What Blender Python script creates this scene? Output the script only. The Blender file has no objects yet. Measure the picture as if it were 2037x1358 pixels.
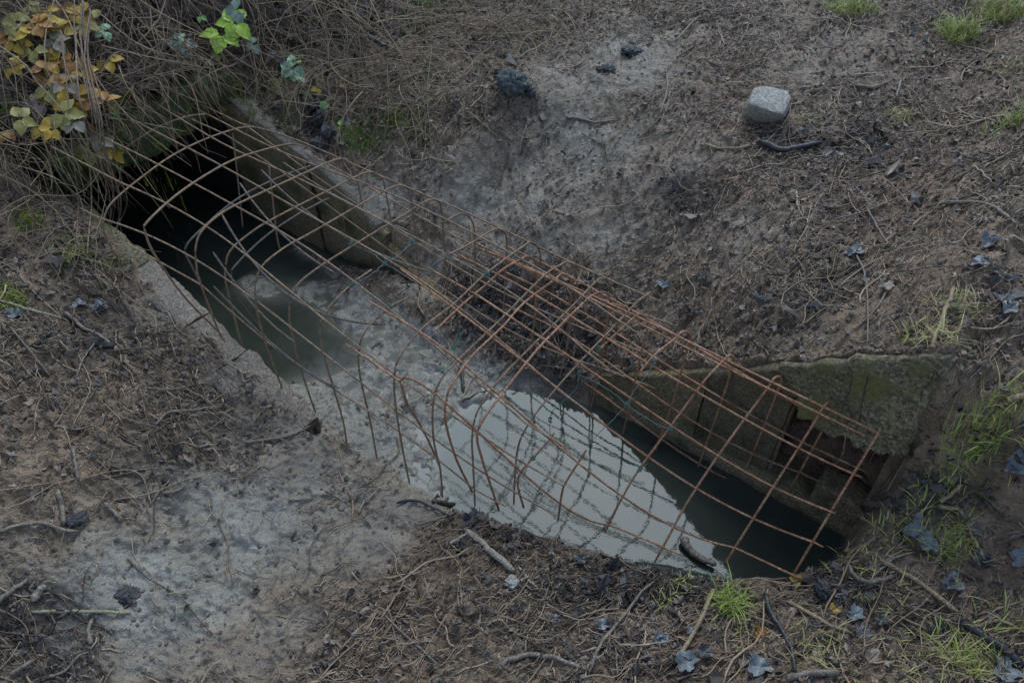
import bpy, math, random
import numpy as np
from mathutils import Vector

# ------------------------------------------------------------------ camera, sky, sun
sc = bpy.context.scene
COL = sc.collection
CH = 2.0
cam_d = bpy.data.cameras.new('camera'); cam = bpy.data.objects.new('camera', cam_d); COL.objects.link(cam)
cam.location = (0, 0, CH); cam.rotation_euler = (math.radians(46), 0, 0)
cam_d.sensor_width = 36; cam_d.lens = 36 * 1471 / 2037.0; cam_d.clip_start = .02; cam_d.clip_end = 500
sc.camera = cam

SUN_EL, SUN_AZ = 55, 11          # azimuth: degrees from +Y towards +X
w = bpy.data.worlds.new('World'); sc.world = w; w.use_nodes = True
nt = w.node_tree; bg = nt.nodes['Background']
sky = nt.nodes.new('ShaderNodeTexSky'); sky.sky_type = 'NISHITA'; sky.sun_disc = False
sky.sun_elevation = math.radians(SUN_EL); sky.sun_rotation = math.radians(SUN_AZ)
sky.air_density = 1.0; sky.dust_density = 1.2; sky.ozone_density = 1.0
nt.links.new(sky.outputs[0], bg.inputs[0]); bg.inputs[1].default_value = 0.15
sd = bpy.data.lights.new('sun', 'SUN'); sun = bpy.data.objects.new('sun', sd); COL.objects.link(sun)
sd.energy = 1.2; sd.angle = math.radians(33); sd.color = (.68, .88, 1.0)
a_, e_ = math.radians(SUN_AZ), math.radians(SUN_EL)
sdir = Vector((math.sin(a_) * math.cos(e_), math.cos(a_) * math.cos(e_), math.sin(e_)))
sun.rotation_euler = sdir.to_track_quat('Z', 'Y').to_euler()
sc.view_settings.view_transform = 'Standard'; sc.view_settings.look = 'None'
sc.view_settings.exposure = 0.52; sc.view_settings.gamma = 1
sc.cycles.max_bounces = 5

rng = np.random.default_rng(7); random.seed(7)

# ------------------------------------------------------------------ measuring rays (photo pixel -> place)
FP = 1471.0; PX, PY = 1018.5, 679.0
_p = math.radians(44)
Fv = np.array([0, math.cos(_p), -math.sin(_p)]); Rv = np.array([1., 0, 0]); Uv = np.cross(Rv, Fv)
Dv = np.array([.8, -.6, 0]); Nv = np.array([.6, .8, 0]); CAM = np.array([0, 0, CH])
def ray(u, v): return Rv * (u - PX) / FP + Uv * (PY - v) / FP + Fv
def W(s, t, z=0.): return Dv * s + Nv * t + np.array([0, 0, z])
def project(P):
    q = np.asarray(P, float) - CAM; d = q @ Fv
    return PX + FP * (q @ Rv) / d, PY - FP * (q @ Uv) / d
def at(u, v, z):
    d = ray(u, v); return CAM + d * ((z - CH) / d[2])
def on_s(u, v, s, k=0.):
    """point where the ray meets the plane  s + k*(t-1.56) = s0"""
    d = ray(u, v); nn = Dv + k * Nv
    return CAM + d * ((s + k * 1.56 - CAM @ nn) / (d @ nn))
def on_t(u, v, t):
    d = ray(u, v); return CAM + d * ((t - CAM @ Nv) / (d @ Nv))

# ------------------------------------------------------------------ noise
_lat = rng.random((6, 256, 256))
def vnoise(x, y, k=0):
    xi = np.floor(x).astype(int); yi = np.floor(y).astype(int)
    fx = x - xi; fy = y - yi
    fx = fx * fx * fx * (fx * (fx * 6 - 15) + 10); fy = fy * fy * fy * (fy * (fy * 6 - 15) + 10)
    L = _lat[k % 6]
    x0 = xi & 255; x1 = (xi + 1) & 255; y0 = yi & 255; y1 = (yi + 1) & 255
    return (L[x0, y0] * (1 - fx) + L[x1, y0] * fx) * (1 - fy) + (L[x0, y1] * (1 - fx) + L[x1, y1] * fx) * fy
def fbm(x, y, sc_, oct=4, k=0, gain=.5):
    v = 0; a = 1; tot = 0; f = 1 / sc_
    for i in range(oct):
        c, s = math.cos(1.1 * i + .3), math.sin(1.1 * i + .3)
        v = v + a * (vnoise((x * c - y * s) * f + 31.7 * i, (x * s + y * c) * f + 17.3 * i, k + i) * 2 - 1)
        tot += a; a *= gain; f *= 2.03
    return v / tot
def ridge(x, y, sc_, oct=3, k=0):
    v = 0; a = 1; tot = 0; f = 1 / sc_
    for i in range(oct):
        c, s = math.cos(.9 * i + 1.3), math.sin(.9 * i + 1.3)
        n = vnoise((x * c - y * s) * f + 11.1 * i, (x * s + y * c) * f + 7.7 * i, k + i) * 2 - 1
        v = v + a * (1 - 2.2 * np.abs(n)); tot += a; a *= .55; f *= 1.9
    return v / tot
def sstep(a, b, x):
    t = np.clip((x - a) / (b - a), 0, 1); return t * t * (3 - 2 * t)
def ST(x, y): return x * .8 - y * .6, x * .6 + y * .8

# ------------------------------------------------------------------ ground shape
near_s = [-9, -4, -3.2, -2.84, -2.70, -2.2, -1.8, -1.5, -1.2, -.95, -.7, -.45, -.2, 0, .2, .5, 1.2, 4]
near_h = [1.1, .85, .74, .66, .54, .40, .25, .10, .035, .05, .10, .10, .10, .12, .2, .3, .35, .4]
far_s = [-9, -4, -3.2, -2.75, -2.48, -2.17, -1.81, -1.67, -1.4, -1.1, -.92, -.63, -.47, -.28, .09, .5, 4]
far_h = [1.5, 1.0, .72, .56, .48, .40, .20, .07, .05, .05, .06, .24, .35, .49, .745, .76, .8]
edge_s = [-9, -1.3, -1.0, -.8, -.6, -.45, -.3, -.15, 0, .08, .14]
edge_t = [.86, .86, .93, .98, 1.03, 1.07, 1.13, 1.21, 1.31, 1.42, 1.56]
# mud lumps standing in the channel: s, t, radius along, radius across, height
LUMPS = [(-1.62, .93, .22, .16, .10), (-1.42, 1.0, .26, .22, .15), (-1.36, 1.2, .22, .28, .125), (-1.58, 1.42, .24, .2, .125),
         (-1.20, .93, .14, .12, .14), (-1.35, 1.56, .28, .15, .16), (-1.12, 1.60, .25, .10, .19), (-1.22, 1.42, .12, .12, .10),
         (-2.30, 1.27, .15, .09, .14), (-2.05, 1.40, .18, .10, .13), (-1.85, 1.45, .17, .12, .135), (-1.75, 1.57, .22, .10, .15), (-2.2, 1.56, .3, .06, .12), (-.90, 1.62, .14, .07, .16),
         (-1.02, .93, .10, .07, .12), (-.17, 1.24, .05, .05, .05)]
# places: gaussians in the picture turned into places on the ground (u, v, ru, rv, amount)
WET = [(420, 1010, 160, 100, .9), (200, 1090, 160, 80, .7), (780, 1000, 90, 50, .8), (1400, 470, 120, 70, .45), (1000, 330, 120, 70, .6), (490, 750, 90, 60, 1), (350, 600, 45, 60, .8), (600, 860, 90, 60, 1), (60, 1130, 160, 120, .6), (350, 1320, 300, 60, .7), (560, 1250, 140, 80, .7), (960, 400, 120, 70, .7), (1230, 300, 100, 90, .6), (1160, 170, 120, 60, .7), (420, 620, 60, 50, .4), (1300, 480, 120, 60, .4), (1120, 480, 90, 60, .8), (300, 1180, 260, 150, 1), (520, 1050, 210, 150, 1), (650, 960, 180, 110, 1), (480, 860, 120, 70, .7), (860, 900, 150, 90, 1), (230, 1290, 200, 90, .7),
       (720, 740, 130, 110, .9), (890, 720, 110, 60, .8), (1080, 390, 140, 120, .8), (900, 340, 130, 50, .5), (1150, 250, 110, 80, .8), (750, 400, 90, 50, .9),
       (1250, 110, 110, 70, .8), (1180, 480, 130, 60, .7), (1000, 500, 160, 50, .7), (860, 540, 80, 60, .8), (1330, 330, 140, 120, .5), (400, 680, 80, 70, .4),
       (1550, 60, 200, 70, .3), (700, 1040, 120, 110, .8), (1240, 560, 60, 40, .5), (560, 780, 80, 60, .8), (1700, 170, 150, 60, .35)]
CLAY = [(1750, 330, 160, 90, .7), (1250, 420, 110, 70, .5), (560, 1180, 90, 60, .3), (1000, 1130, 110, 50, .6), (960, 1240, 110, 60, .6), (1900, 640, 110, 70, 1), (700, 350, 100, 45, .9), (1440, 210, 60, 60, .8), (1500, 590, 160, 60, .35), (640, 1300, 150, 60, .5),
        (1830, 470, 150, 60, .5), (1880, 1140, 130, 60, .5), (1560, 60, 150, 60, .5), (1650, 360, 200, 100, .5), (1440, 330, 90, 120, .5), (1850, 200, 170, 110, .5), (330, 770, 60, 40, .5), (1330, 1300, 110, 60, .5),
        (860, 320, 90, 60, .6), (1350, 440, 100, 90, .4), (780, 330, 120, 40, .6), (1800, 780, 40, 60, .6)]
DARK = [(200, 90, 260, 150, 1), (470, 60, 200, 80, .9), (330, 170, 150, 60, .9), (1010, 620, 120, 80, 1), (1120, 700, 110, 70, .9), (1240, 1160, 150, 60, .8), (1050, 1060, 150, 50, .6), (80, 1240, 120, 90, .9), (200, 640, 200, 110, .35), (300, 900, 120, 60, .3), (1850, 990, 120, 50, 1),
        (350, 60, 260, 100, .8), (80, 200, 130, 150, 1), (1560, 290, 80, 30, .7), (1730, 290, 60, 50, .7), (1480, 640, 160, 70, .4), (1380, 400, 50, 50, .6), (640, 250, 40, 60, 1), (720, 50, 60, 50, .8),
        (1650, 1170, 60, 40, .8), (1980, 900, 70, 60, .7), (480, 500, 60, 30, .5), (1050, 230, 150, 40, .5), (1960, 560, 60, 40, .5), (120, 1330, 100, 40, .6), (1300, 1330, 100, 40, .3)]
MOSS = [(800, 240, 60, 45, 1), (720, 275, 60, 35, 1), (150, 500, 50, 40, .9), (60, 430, 40, 30, .8), (225, 525, 40, 15, .8), (20, 590, 30, 30, .8), (840, 30, 50, 50, .8), (560, 240, 70, 60, .7), (480, 160, 60, 60, .5),
        (40, 220, 50, 25, .9), (260, 230, 60, 40, .9), (850, 160, 30, 60, .5), (600, 170, 60, 60, .4)]
def field(lst, u, v):
    o = np.zeros_like(u)
    for (a, b, ra, rb, m) in lst:
        o = np.maximum(o, m * np.exp(-(((u - a) / ra) ** 2 + ((v - b) / rb) ** 2) ** 1.4 * .8))
    return o

def base_height(x, y):
    s, t = ST(x, y)
    wob = .03 * fbm(s, t, .25, 3, 2)
    hn = np.interp(s, near_s, near_h)
    d = np.clip(.8 - t, 0, 9)
    # the near ground: levels out away from the channel
    hn = hn + (.10 - .30 * (hn - .10)) * 0 + sstep(0, 1.2, d) * (.06 + .04 * np.sin(s * 2.1)) * np.where(s > -2, 1, 0.6)
    hn = hn + .02 * np.exp(-((s + 1.1) / .35) ** 2 - ((t - .65) / .3) ** 2)
    hn = hn + .05 * np.exp(-((s + .62) / .22) ** 2 - ((t - .78) / .22) ** 2)
    hf = np.interp(s, far_s, far_h)
    dt = np.clip(t - 1.66, 0, 9)
    back = .50 + .11 * dt + .05 * fbm(x, y, .9, 2, 4)
    slump = hf + .62 * dt + .05 * fbm(x, y, .3, 2, 1) * sstep(0, .2, dt)
    k = .05
    hh = np.clip(.5 + .5 * (back - slump) / k / 3, 0, 1)
    hfar = np.where(hf > back, hf + .12 * dt, back * (1 - hh) + slump * hh - k * hh * (1 - hh))
    hfar = np.where(s > -.4, np.maximum(hfar, hf + .10 * dt), hfar)
    bank = .62 * np.clip(-(s + 2.72), 0, 1.5) * np.exp(-.0 * t)
    bank_far = .45 * np.clip(-(s + 2.3 + .25 * np.clip(t - 1.7, 0, 3)), 0, 1.3) * sstep(1.66, 2.1, t)
    # channel bed
    bed = np.full_like(x, -.10)
    for (ls, lt, ra, rb, hgt) in LUMPS:
        bed = bed + hgt * np.exp(-(((s - ls) / ra) ** 2 + ((t - lt) / rb) ** 2))
    bed = np.minimum(bed, .010 + .085 * sstep(1.38, 1.6, t)) + .026 * fbm(x, y, .14, 3, 3)
    te = np.interp(s, edge_s, edge_t) + np.where(s > -1.25, wob, .035 * fbm(s, t * .2, .07, 3, 1) - .005)
    wn = np.where(s < -1.3, .03, .10) + .45 * sstep(.10, .40, s)
    a = sstep(te + wn * .3, te - wn * .7, t)
    tf = 1.655 + .022 * fbm(s, t, .07, 3, 4) - .02 * sstep(-1.0, -.8, s)
    nowall = sstep(-1.72, -1.6, s) * sstep(-.85, -.98, s)
    wf = .035 + .07 * nowall + .3 * sstep(.13, .40, s)
    b = sstep(tf - wf * .4 - .05 * nowall, tf + wf * .6, t)
    endb = sstep(.07, .19, s + wob * .5)
    hend = .16 + .48 * sstep(1.15, 1.7, t) + .05 * sstep(.1, .6, s)
    h = bed * (1 - a) * (1 - b) + hn * a + hfar * b
    inside = (1 - a) * (1 - b)
    h = h + (hend - bed) * inside * endb
    # earth bank closing the right-hand end
    he = np.interp(t, [.6, .9, 1.3, 1.48, 1.60, 1.70, 1.9, 2.6, 4], [.16, .18, .17, .22, .38, .64, .74, .80, .9]) + .06 * sstep(.2, .9, s)
    eb = sstep(.075, .15, s + wob * .6 + .015 * fbm(s, t, .05, 2, 1)) * sstep(1.5, .7, s) * sstep(.5, 1.0, t) * sstep(3.2, 2.2, t)
    h = h * (1 - eb) + he * eb
    # culvert roof bank
    roof = sstep(-2.70, -2.76, s)
    hroof = .66 + .25 * sstep(1.7, 2.4, t) * 0
    h = np.where((s < -2.70) & (inside > .0), h * (1 - roof * inside) + (hroof + 0 * s) * roof * inside, h)
    h = h + bank + bank_far
    return h

def axis(lo, hi, f, far, n):
    core = []; p = lo
    while p < hi: core.append(p); p += f(p)
    core.append(hi); g0 = f(lo); g1 = f(hi)
    ext = far ** (np.arange(1, n + 1) / n)
    right = hi + (ext - 1) / (far - 1) * 70 + g1 * np.arange(1, n + 1); left = lo - ((ext - 1) / (far - 1) * 70 + g0 * np.arange(1, n + 1))
    return np.concatenate([left[::-1], core, right])
gx = axis(-3.1, 2.9, lambda p: .0050, 400, 26)
gy = axis(.35, 4.7, lambda p: 0.0040 + .0020 * max(0, p - .6), 400, 26)
GX, GY = np.meshgrid(gx, gy)                     # (ny, nx)
H0 = base_height(GX, GY)
PU, PV = project(np.stack([GX, GY, H0], -1))
front = (GY > .1)
PU = np.where(front, PU, -9e3); PV = np.where(front, PV, -9e3)
nz1 = fbm(GX, GY, .22, 4, 1)
wet = np.clip(field(WET, PU, PV) + .35 * nz1 - .08, 0, 1)
clay = np.clip(field(CLAY, PU, PV) + .30 * fbm(GX, GY, .3, 4, 3) , 0, 1)
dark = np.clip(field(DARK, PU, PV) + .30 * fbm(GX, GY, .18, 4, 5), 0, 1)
moss = np.clip((field(MOSS, PU, PV) + .45 * fbm(GX, GY, .07, 4, 0) - .25) * 2.2, 0, 1)
ws, wt = ST(GX, GY)
slick = sstep(.80, .95, wt + .05 * nz1) * sstep(1.60, 1.45, wt) * sstep(.1, 0, ws) * sstep(-2.6, -2.4, ws) * (H0 < .055)
slick = np.maximum(slick, .8 * field([(700, 740, 140, 110, 1), (840, 880, 130, 90, 1), (620, 930, 130, 60, .7), (420, 1100, 200, 90, .6)], PU, PV) + .4 * nz1 * wet).clip(0, 1)
wet = np.maximum(wet, slick * .95)
wx = GX + .03 * fbm(GX, GY, .09, 2, 2); wy = GY + .03 * fbm(GX, GY, .09, 2, 3)
rough_amt = 1 - .42 * wet
fade = np.exp(-np.clip(np.hypot(GX, GY) - 6, 0, 50) / 3)
H = H0 + fade * (.020 * fbm(wx, wy, .16, 3, 4) + .015 * rough_amt * ridge(wx, wy, .055, 3, 0) + .009 * rough_amt * ridge(wx * .8 + wy * .6, (wy * .8 - wx * .6) * 2.2, .030, 2, 3)
         + .0055 * fbm(wx, wy, .016, 2, 2) * (1.2 - .6 * wet) - .013 * wet * ridge(wx, wy, .075, 4, 5) + .004 * wet * fbm(wx, wy, .022, 2, 1) + .010 * moss)
# footprints and slips pressed into the soft mud: smooth pans
pan = sstep(.15, .5, fbm(wx, wy, .13, 2, 5)) * wet
H = H - .008 * pan
del wx, wy
H = H.astype(np.float64)

def hz(x, y):
    x = np.asarray(x, float); y = np.asarray(y, float)
    fi = np.interp(x, gx, np.arange(len(gx))); fj = np.interp(y, gy, np.arange(len(gy)))
    i = np.clip(fi.astype(int), 0, len(gx) - 2); j = np.clip(fj.astype(int), 0, len(gy) - 2)
    a = fi - i; b = fj - j
    return (H[j, i] * (1 - a) + H[j, i + 1] * a) * (1 - b) + (H[j + 1, i] * (1 - a) + H[j + 1, i + 1] * a) * b
def grid_at(A, x, y):
    i = np.clip(np.round(np.interp(x, gx, np.arange(len(gx)))).astype(int), 0, len(gx) - 1)
    j = np.clip(np.round(np.interp(y, gy, np.arange(len(gy)))).astype(int), 0, len(gy) - 1)
    return A[j, i]
_ts = np.arange(.6, 9, .01)
def hit(u, v, lift=0., off=0.):
    d = ray(u, v); d = d / np.linalg.norm(d)
    P = CAM + d * _ts[:, None]
    below = np.nonzero(P[:, 2] < hz(P[:, 0], P[:, 1]))[0]
    k = below[0] if len(below) else len(_ts) - 1
    t = _ts[k]
    p = CAM + d * (t - off)
    if off == 0: p[2] = hz(p[0], p[1])
    return p + np.array([0, 0, lift])

# ------------------------------------------------------------------ mesh helpers
def mesh_np(name, V, F, mat=None, smooth=True, attrs=None):
    me = bpy.data.meshes.new(name)
    V = np.ascontiguousarray(V, dtype=np.float32).reshape(-1, 3); F = np.ascontiguousarray(F, dtype=np.int32)
    n = F.shape[1]
    me.vertices.add(len(V)); me.vertices.foreach_set('co', V.ravel())
    me.loops.add(F.size); me.loops.foreach_set('vertex_index', F.ravel())
    me.polygons.add(len(F)); me.polygons.foreach_set('loop_start', np.arange(0, F.size, n, dtype=np.int32))
    me.polygons.foreach_set('use_smooth', np.full(len(F), smooth))
    me.update(calc_edges=True)
    for k, arr in (attrs or {}).items():
        at_ = me.attributes.new(k, 'FLOAT', 'POINT'); at_.data.foreach_set('value', np.ascontiguousarray(arr, dtype=np.float32).ravel())
    if mat: me.materials.append(mat)
    return me
def obj(name, me, parent=None):
    o = bpy.data.objects.new(name, me); COL.objects.link(o)
    if parent is not None:
        o.parent = parent; o.location = [-c for c in parent.location]
    return o
def tag(o, label=None, cat=None, group=None, kind=None):
    if label: o['label'] = label
    if cat: o['category'] = cat
    if group: o['group'] = group
    if kind: o['kind'] = kind
    return o
def empty(name, loc, label, cat, group=None):
    o = bpy.data.objects.new(name, None); COL.objects.link(o); o.location = [float(c) for c in loc]; o.empty_display_size = .05
    return tag(o, label, cat, group)
def center(o):
    """put a one-mesh thing's origin at its base"""
    me = o.data; n = len(me.vertices); co = np.empty(n * 3, np.float32); me.vertices.foreach_get('co', co); co = co.reshape(-1, 3)
    c = co.mean(0); c[2] = co[:, 2].min(); me.vertices.foreach_set('co', (co - c).ravel()); o.location = [float(x) for x in c]; me.update(); return o

def tubes(P, R, sides=4, cap=True):
    """P (n,k,3) polylines, R (n,k) radii -> verts, quads (caps pinched)"""
    P = np.asarray(P, float); n, k, _ = P.shape; R = np.broadcast_to(R, (n, k))
    T = np.gradient(P, axis=1); T /= np.linalg.norm(T, axis=2, keepdims=True) + 1e-9
    up = np.where(np.abs(T[..., 2:3]) > .9, np.array([1., 0, 0]), np.array([0, 0, 1.]))
    A = np.cross(T, up); A /= np.linalg.norm(A, axis=2, keepdims=True) + 1e-9
    B = np.cross(T, A)
    an = np.arange(sides) * 2 * math.pi / sides
    V = P[:, :, None, :] + R[:, :, None, None] * (A[:, :, None, :] * np.cos(an)[None, None, :, None] + B[:, :, None, :] * np.sin(an)[None, None, :, None])
    idx = np.arange(n * k * sides).reshape(n, k, sides)
    a = idx[:, :-1, :]; b = idx[:, 1:, :]
    F = np.stack([a, np.roll(a, -1, 2), np.roll(b, -1, 2), b], -1).reshape(-1, 4)
    if cap and sides == 4:
        F = np.concatenate([F, idx[:, 0, ::-1].reshape(-1, 4), idx[:, -1, :].reshape(-1, 4)])
    return V.reshape(-1, 3), F
def tubes_attr(vals, k, sides): return np.repeat(vals, k * sides)
def curve_pts(P, n):
    """Catmull-Rom resample of a point list to n points"""
    P = [np.asarray(p, float) for p in P]
    if len(P) == 2: return np.array([P[0] + (P[1] - P[0]) * i / (n - 1) for i in range(n)])
    Q = [2 * P[0] - P[1]] + P + [2 * P[-1] - P[-2]]
    L = [0]
    for i in range(len(P) - 1): L.append(L[-1] + np.linalg.norm(P[i + 1] - P[i]))
    out = []
    for x in np.linspace(0, L[-1], n):
        i = min(max(np.searchsorted(L, x, 'right') - 1, 0), len(P) - 2)
        t = (x - L[i]) / max(L[i + 1] - L[i], 1e-9); a, b, c, d = Q[i:i + 4]
        out.append(.5 * ((2 * b) + (c - a) * t + (2 * a - 5 * b + 4 * c - d) * t * t + (3 * b - a - 3 * c + d) * t ** 3))
    return np.array(out)
def rod(P, r, sides=6, taper=1., rough=0.):
    P = np.asarray(P); n = len(P)
    R = np.linspace(1, taper, n) * r
    if rough: R = R * (1 + rough * (rng.random(n) - .5))
    R = np.concatenate([[R[0] * .55], R[1:-1], [R[-1] * .55]]) if n > 4 else R
    V, F = tubes(P[None], R[None], sides, False)
    # end caps as quads fan to centre
    c0 = len(V); V = np.concatenate([V, P[:1], P[-1:]])
    caps = []
    for j in range(0, sides, 2):
        caps.append([c0, (j + 2) % sides, (j + 1) % sides, j])
        e = (n - 1) * sides; caps.append([c0 + 1, e + j, e + (j + 1) % sides, e + (j + 2) % sides])
    return V, np.concatenate([F, np.array(caps)])
def merge(parts):
    V = []; F = []; o = 0
    for v, f in parts:
        V.append(v); F.append(f + o); o += len(v)
    return np.concatenate(V), np.concatenate(F)

# ------------------------------------------------------------------ materials
class M:
    def __init__(s, name):
        s.m = bpy.data.materials.new(name); s.m.use_nodes = True; s.t = s.m.node_tree; s.n = s.t.nodes; s.b = s.n['Principled BSDF']
    def N(s, k, **kw):
        n = s.n.new(k)
        for a, v in kw.items():
            if a.startswith('_'): n.inputs[a[1:].replace('_', ' ')].default_value = v
            else: setattr(n, a, v)
        return n
    def L(s, a, b): s.t.links.new(a, b)
    def tc(s):
        if not hasattr(s, '_tc'):
            s._tc = s.N('ShaderNodeNewGeometry').outputs['Position']
        return s._tc
    def noise(s, scale, detail=4, rough=.55, vec=None):
        n = s.N('ShaderNodeTexNoise'); n.inputs['Scale'].default_value = scale; n.inputs['Detail'].default_value = detail; n.inputs['Roughness'].default_value = rough
        s.L(vec if vec else s.tc(), n.inputs['Vector']); return n.outputs['Fac']
    def ramp(s, fac, stops):
        r = s.N('ShaderNodeValToRGB'); e = r.color_ramp.elements
        while len(e) < len(stops): e.new(.5)
        for i, (p, c) in enumerate(stops):
            e[i].position = p; e[i].color = (*c, 1) if len(c) == 3 else c
        s.L(fac, r.inputs[0]); return r.outputs[0]
    def mix(s, f, a, b, mode='MIX'):
        n = s.N('ShaderNodeMix', data_type='RGBA', blend_type=mode)
        for i, v in ((0, f), (6, a), (7, b)):
            if isinstance(v, (int, float)): n.inputs[i].default_value = v
            elif isinstance(v, tuple): n.inputs[i].default_value = (*v, 1)
            else: s.L(v, n.inputs[i])
        return n.outputs[2]
    def math(s, op, a, b=None, clamp=False):
        n = s.N('ShaderNodeMath', operation=op); n.use_clamp = clamp
        for i, v in ((0, a), (1, b)):
            if v is None: continue
            if isinstance(v, (int, float)): n.inputs[i].default_value = v
            else: s.L(v, n.inputs[i])
        return n.outputs[0]
    def attr(s, name):
        n = s.N('ShaderNodeAttribute', attribute_name=name); return n.outputs['Fac']
    def bump(s, h, dist, strength=1.):
        b = s.N('ShaderNodeBump'); b.inputs['Distance'].default_value = dist; b.inputs['Strength'].default_value = strength
        s.L(h, b.inputs['Height']); s.L(b.outputs[0], s.b.inputs['Normal'])
    def col(s, c):
        if isinstance(c, tuple): s.b.inputs['Base Color'].default_value = (*c, 1)
        else: s.L(c, s.b.inputs['Base Color'])
    def rough(s, r):
        if isinstance(r, (int, float)): s.b.inputs['Roughness'].default_value = r
        else: s.L(r, s.b.inputs['Roughness'])

def make_ground_mat():
    m = M('mud')
    n1 = m.noise(2.3, 5); n2 = m.noise(14, 5, .6); n3 = m.noise(75, 4, .65); n4 = m.noise(330, 3, .6)
    brown = m.ramp(n2, [(.25, (.13, .080, .043)), (.5, (.29, .190, .112)), (.75, (.46, .315, .20))])
    grey = m.ramp(n2, [(.3, (.20, .175, .13)), (.7, (.33, .30, .235))])
    red = m.ramp(n2, [(.3, (.20, .105, .06)), (.7, (.37, .22, .14))])
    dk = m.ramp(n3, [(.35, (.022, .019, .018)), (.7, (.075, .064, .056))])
    ms = m.ramp(n3, [(.3, (.035, .045, .010)), (.7, (.15, .17, .030))])
    c = m.mix(m.math('MULTIPLY', m.attr('clay'), m.ramp(n3, [(.2, (.3,) * 3), (.6, (1,) * 3)])), brown, red)
    c = m.mix(m.attr('wet'), c, grey)
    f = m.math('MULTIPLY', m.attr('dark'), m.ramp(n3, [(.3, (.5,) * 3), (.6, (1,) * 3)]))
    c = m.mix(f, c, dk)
    c = m.mix(m.attr('moss'), c, ms)
    spk = m.ramp(n4, [(.30, (.55,) * 3), (.5, (1,) * 3), (.72, (1.25,) * 3)])
    c = m.mix(1., c, spk, 'MULTIPLY')
    m.col(c)
    r = m.math('SUBTRACT', .54, m.math('ADD', m.math('MULTIPLY', m.attr('wet'), .25), m.math('MULTIPLY', m.attr('slick'), .13))); r = m.math('ADD', r, m.math('MULTIPLY', m.math('SUBTRACT', n2, .5), .7))
    r = m.math('ADD', r, m.math('MULTIPLY', m.attr('moss'), .3), True)
    m.rough(r)
    h = m.math('ADD', m.math('MULTIPLY', n3, 1.), m.math('MULTIPLY', n4, .4)); v1 = m.N('ShaderNodeTexVoronoi', feature='SMOOTH_F1'); v1.inputs['Scale'].default_value = 62; v1.inputs['Smoothness'].default_value = .35
    wv = m.N('ShaderNodeVectorMath', operation='ADD'); cn = m.N('ShaderNodeTexNoise'); cn.inputs['Scale'].default_value = 30; m.L(m.tc(), cn.inputs['Vector'])
    sc2 = m.N('ShaderNodeVectorMath', operation='SCALE'); sc2.inputs['Scale'].default_value = .06; m.L(cn.outputs['Color'], sc2.inputs[0]); m.L(m.tc(), wv.inputs[0]); m.L(sc2.outputs[0], wv.inputs[1]); m.L(wv.outputs[0], v1.inputs['Vector'])
    rg = m.N('ShaderNodeTexNoise', noise_type='RIDGED_MULTIFRACTAL'); rg.inputs['Scale'].default_value = 26; rg.inputs['Detail'].default_value = 5; rg.inputs['Roughness'].default_value = .62; rg.inputs['Lacunarity'].default_value = 2.1; rg.inputs['Distortion'].default_value = .6
    m.L(m.tc(), rg.inputs['Vector'])
    h = m.math('SUBTRACT', m.math('ADD', m.math('MULTIPLY', h, .7), m.math('MULTIPLY', v1.outputs['Distance'], .35)), m.math('MULTIPLY', rg.outputs['Fac'], .55))
    m.bump(h, .022, 1.); bn = [n for n in m.n if n.type == 'BUMP'][0]; m.L(m.math('SUBTRACT', .95, m.math('MULTIPLY', m.attr('wet'), .50)), bn.inputs['Strength'])
    m.b.inputs['Specular IOR Level'].default_value = .6
    return m.m
def litter_mat(name, stops, rough=.6, spec=.5, scale=90):
    m = M(name)
    f = m.math('ADD', m.attr('tint'), m.math('MULTIPLY', m.math('SUBTRACT', m.noise(scale, 3), .5), .5), True)
    m.col(m.ramp(f, stops)); m.rough(rough); m.b.inputs['Specular IOR Level'].default_value = spec
    m.bump(m.noise(scale * 4, 3), .002, .6)
    return m.m
MUDMAT = make_ground_mat()
LITTER = litter_mat('mud_coated_twigs', [(0, (.026, .019, .014)), (.3, (.135, .090, .056)), (.6, (.35, .24, .15)), (1, (.55, .41, .275))], .5)
FLAKE = litter_mat('mud_coated_leaf_bits', [(0, (.020, .017, .015)), (.35, (.085, .064, .047)), (.7, (.22, .165, .118)), (1, (.36, .28, .205))], .45)
STRAW = litter_mat('dry_straw', [(0, (.045, .028, .017)), (.4, (.17, .105, .058)), (.8, (.38, .26, .145)), (1, (.52, .39, .22))], .6)
GRASSM = litter_mat('grass_blade', [(0, (.12, .18, .025)), (.4, (.26, .36, .045)), (.75, (.36, .38, .08)), (1, (.46, .38, .16))], .5)
MOSSM = litter_mat('moss_green', [(0, (.04, .055, .008)), (.5, (.16, .20, .022)), (1, (.40, .46, .045))], .8)

def wood_mat(name, a, b, rough=.6):
    m = M(name); v = m.N('ShaderNodeTexCoord').outputs['Object']
    n = m.noise(40, 4, .6, v); n2 = m.noise(180, 3, .6, v)
    m.col(m.mix(m.ramp(n2, [(.35, (0,) * 3), (.65, (1,) * 3)]), m.ramp(n, [(.3, a), (.7, b)]), tuple(x * .55 for x in a))); m.rough(rough)
    m.bump(n2, .003, .8); return m.m
WOODS = {
    'pale': wood_mat('pale_peeled_wood', (.32, .26, .19), (.54, .44, .33)),
    'tan': wood_mat('tan_stem', (.28, .19, .105), (.50, .37, .21)),
    'mud': wood_mat('muddy_bark', (.17, .132, .095), (.36, .285, .21), .5),
    'dark': wood_mat('dark_wet_bark', (.032, .029, .030), (.085, .075, .070), .4),
    'red': wood_mat('reddish_stem', (.21, .125, .085), (.36, .235, .165)),
    'straw': wood_mat('yellow_straw', (.30, .26, .14), (.46, .41, .26))}

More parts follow.
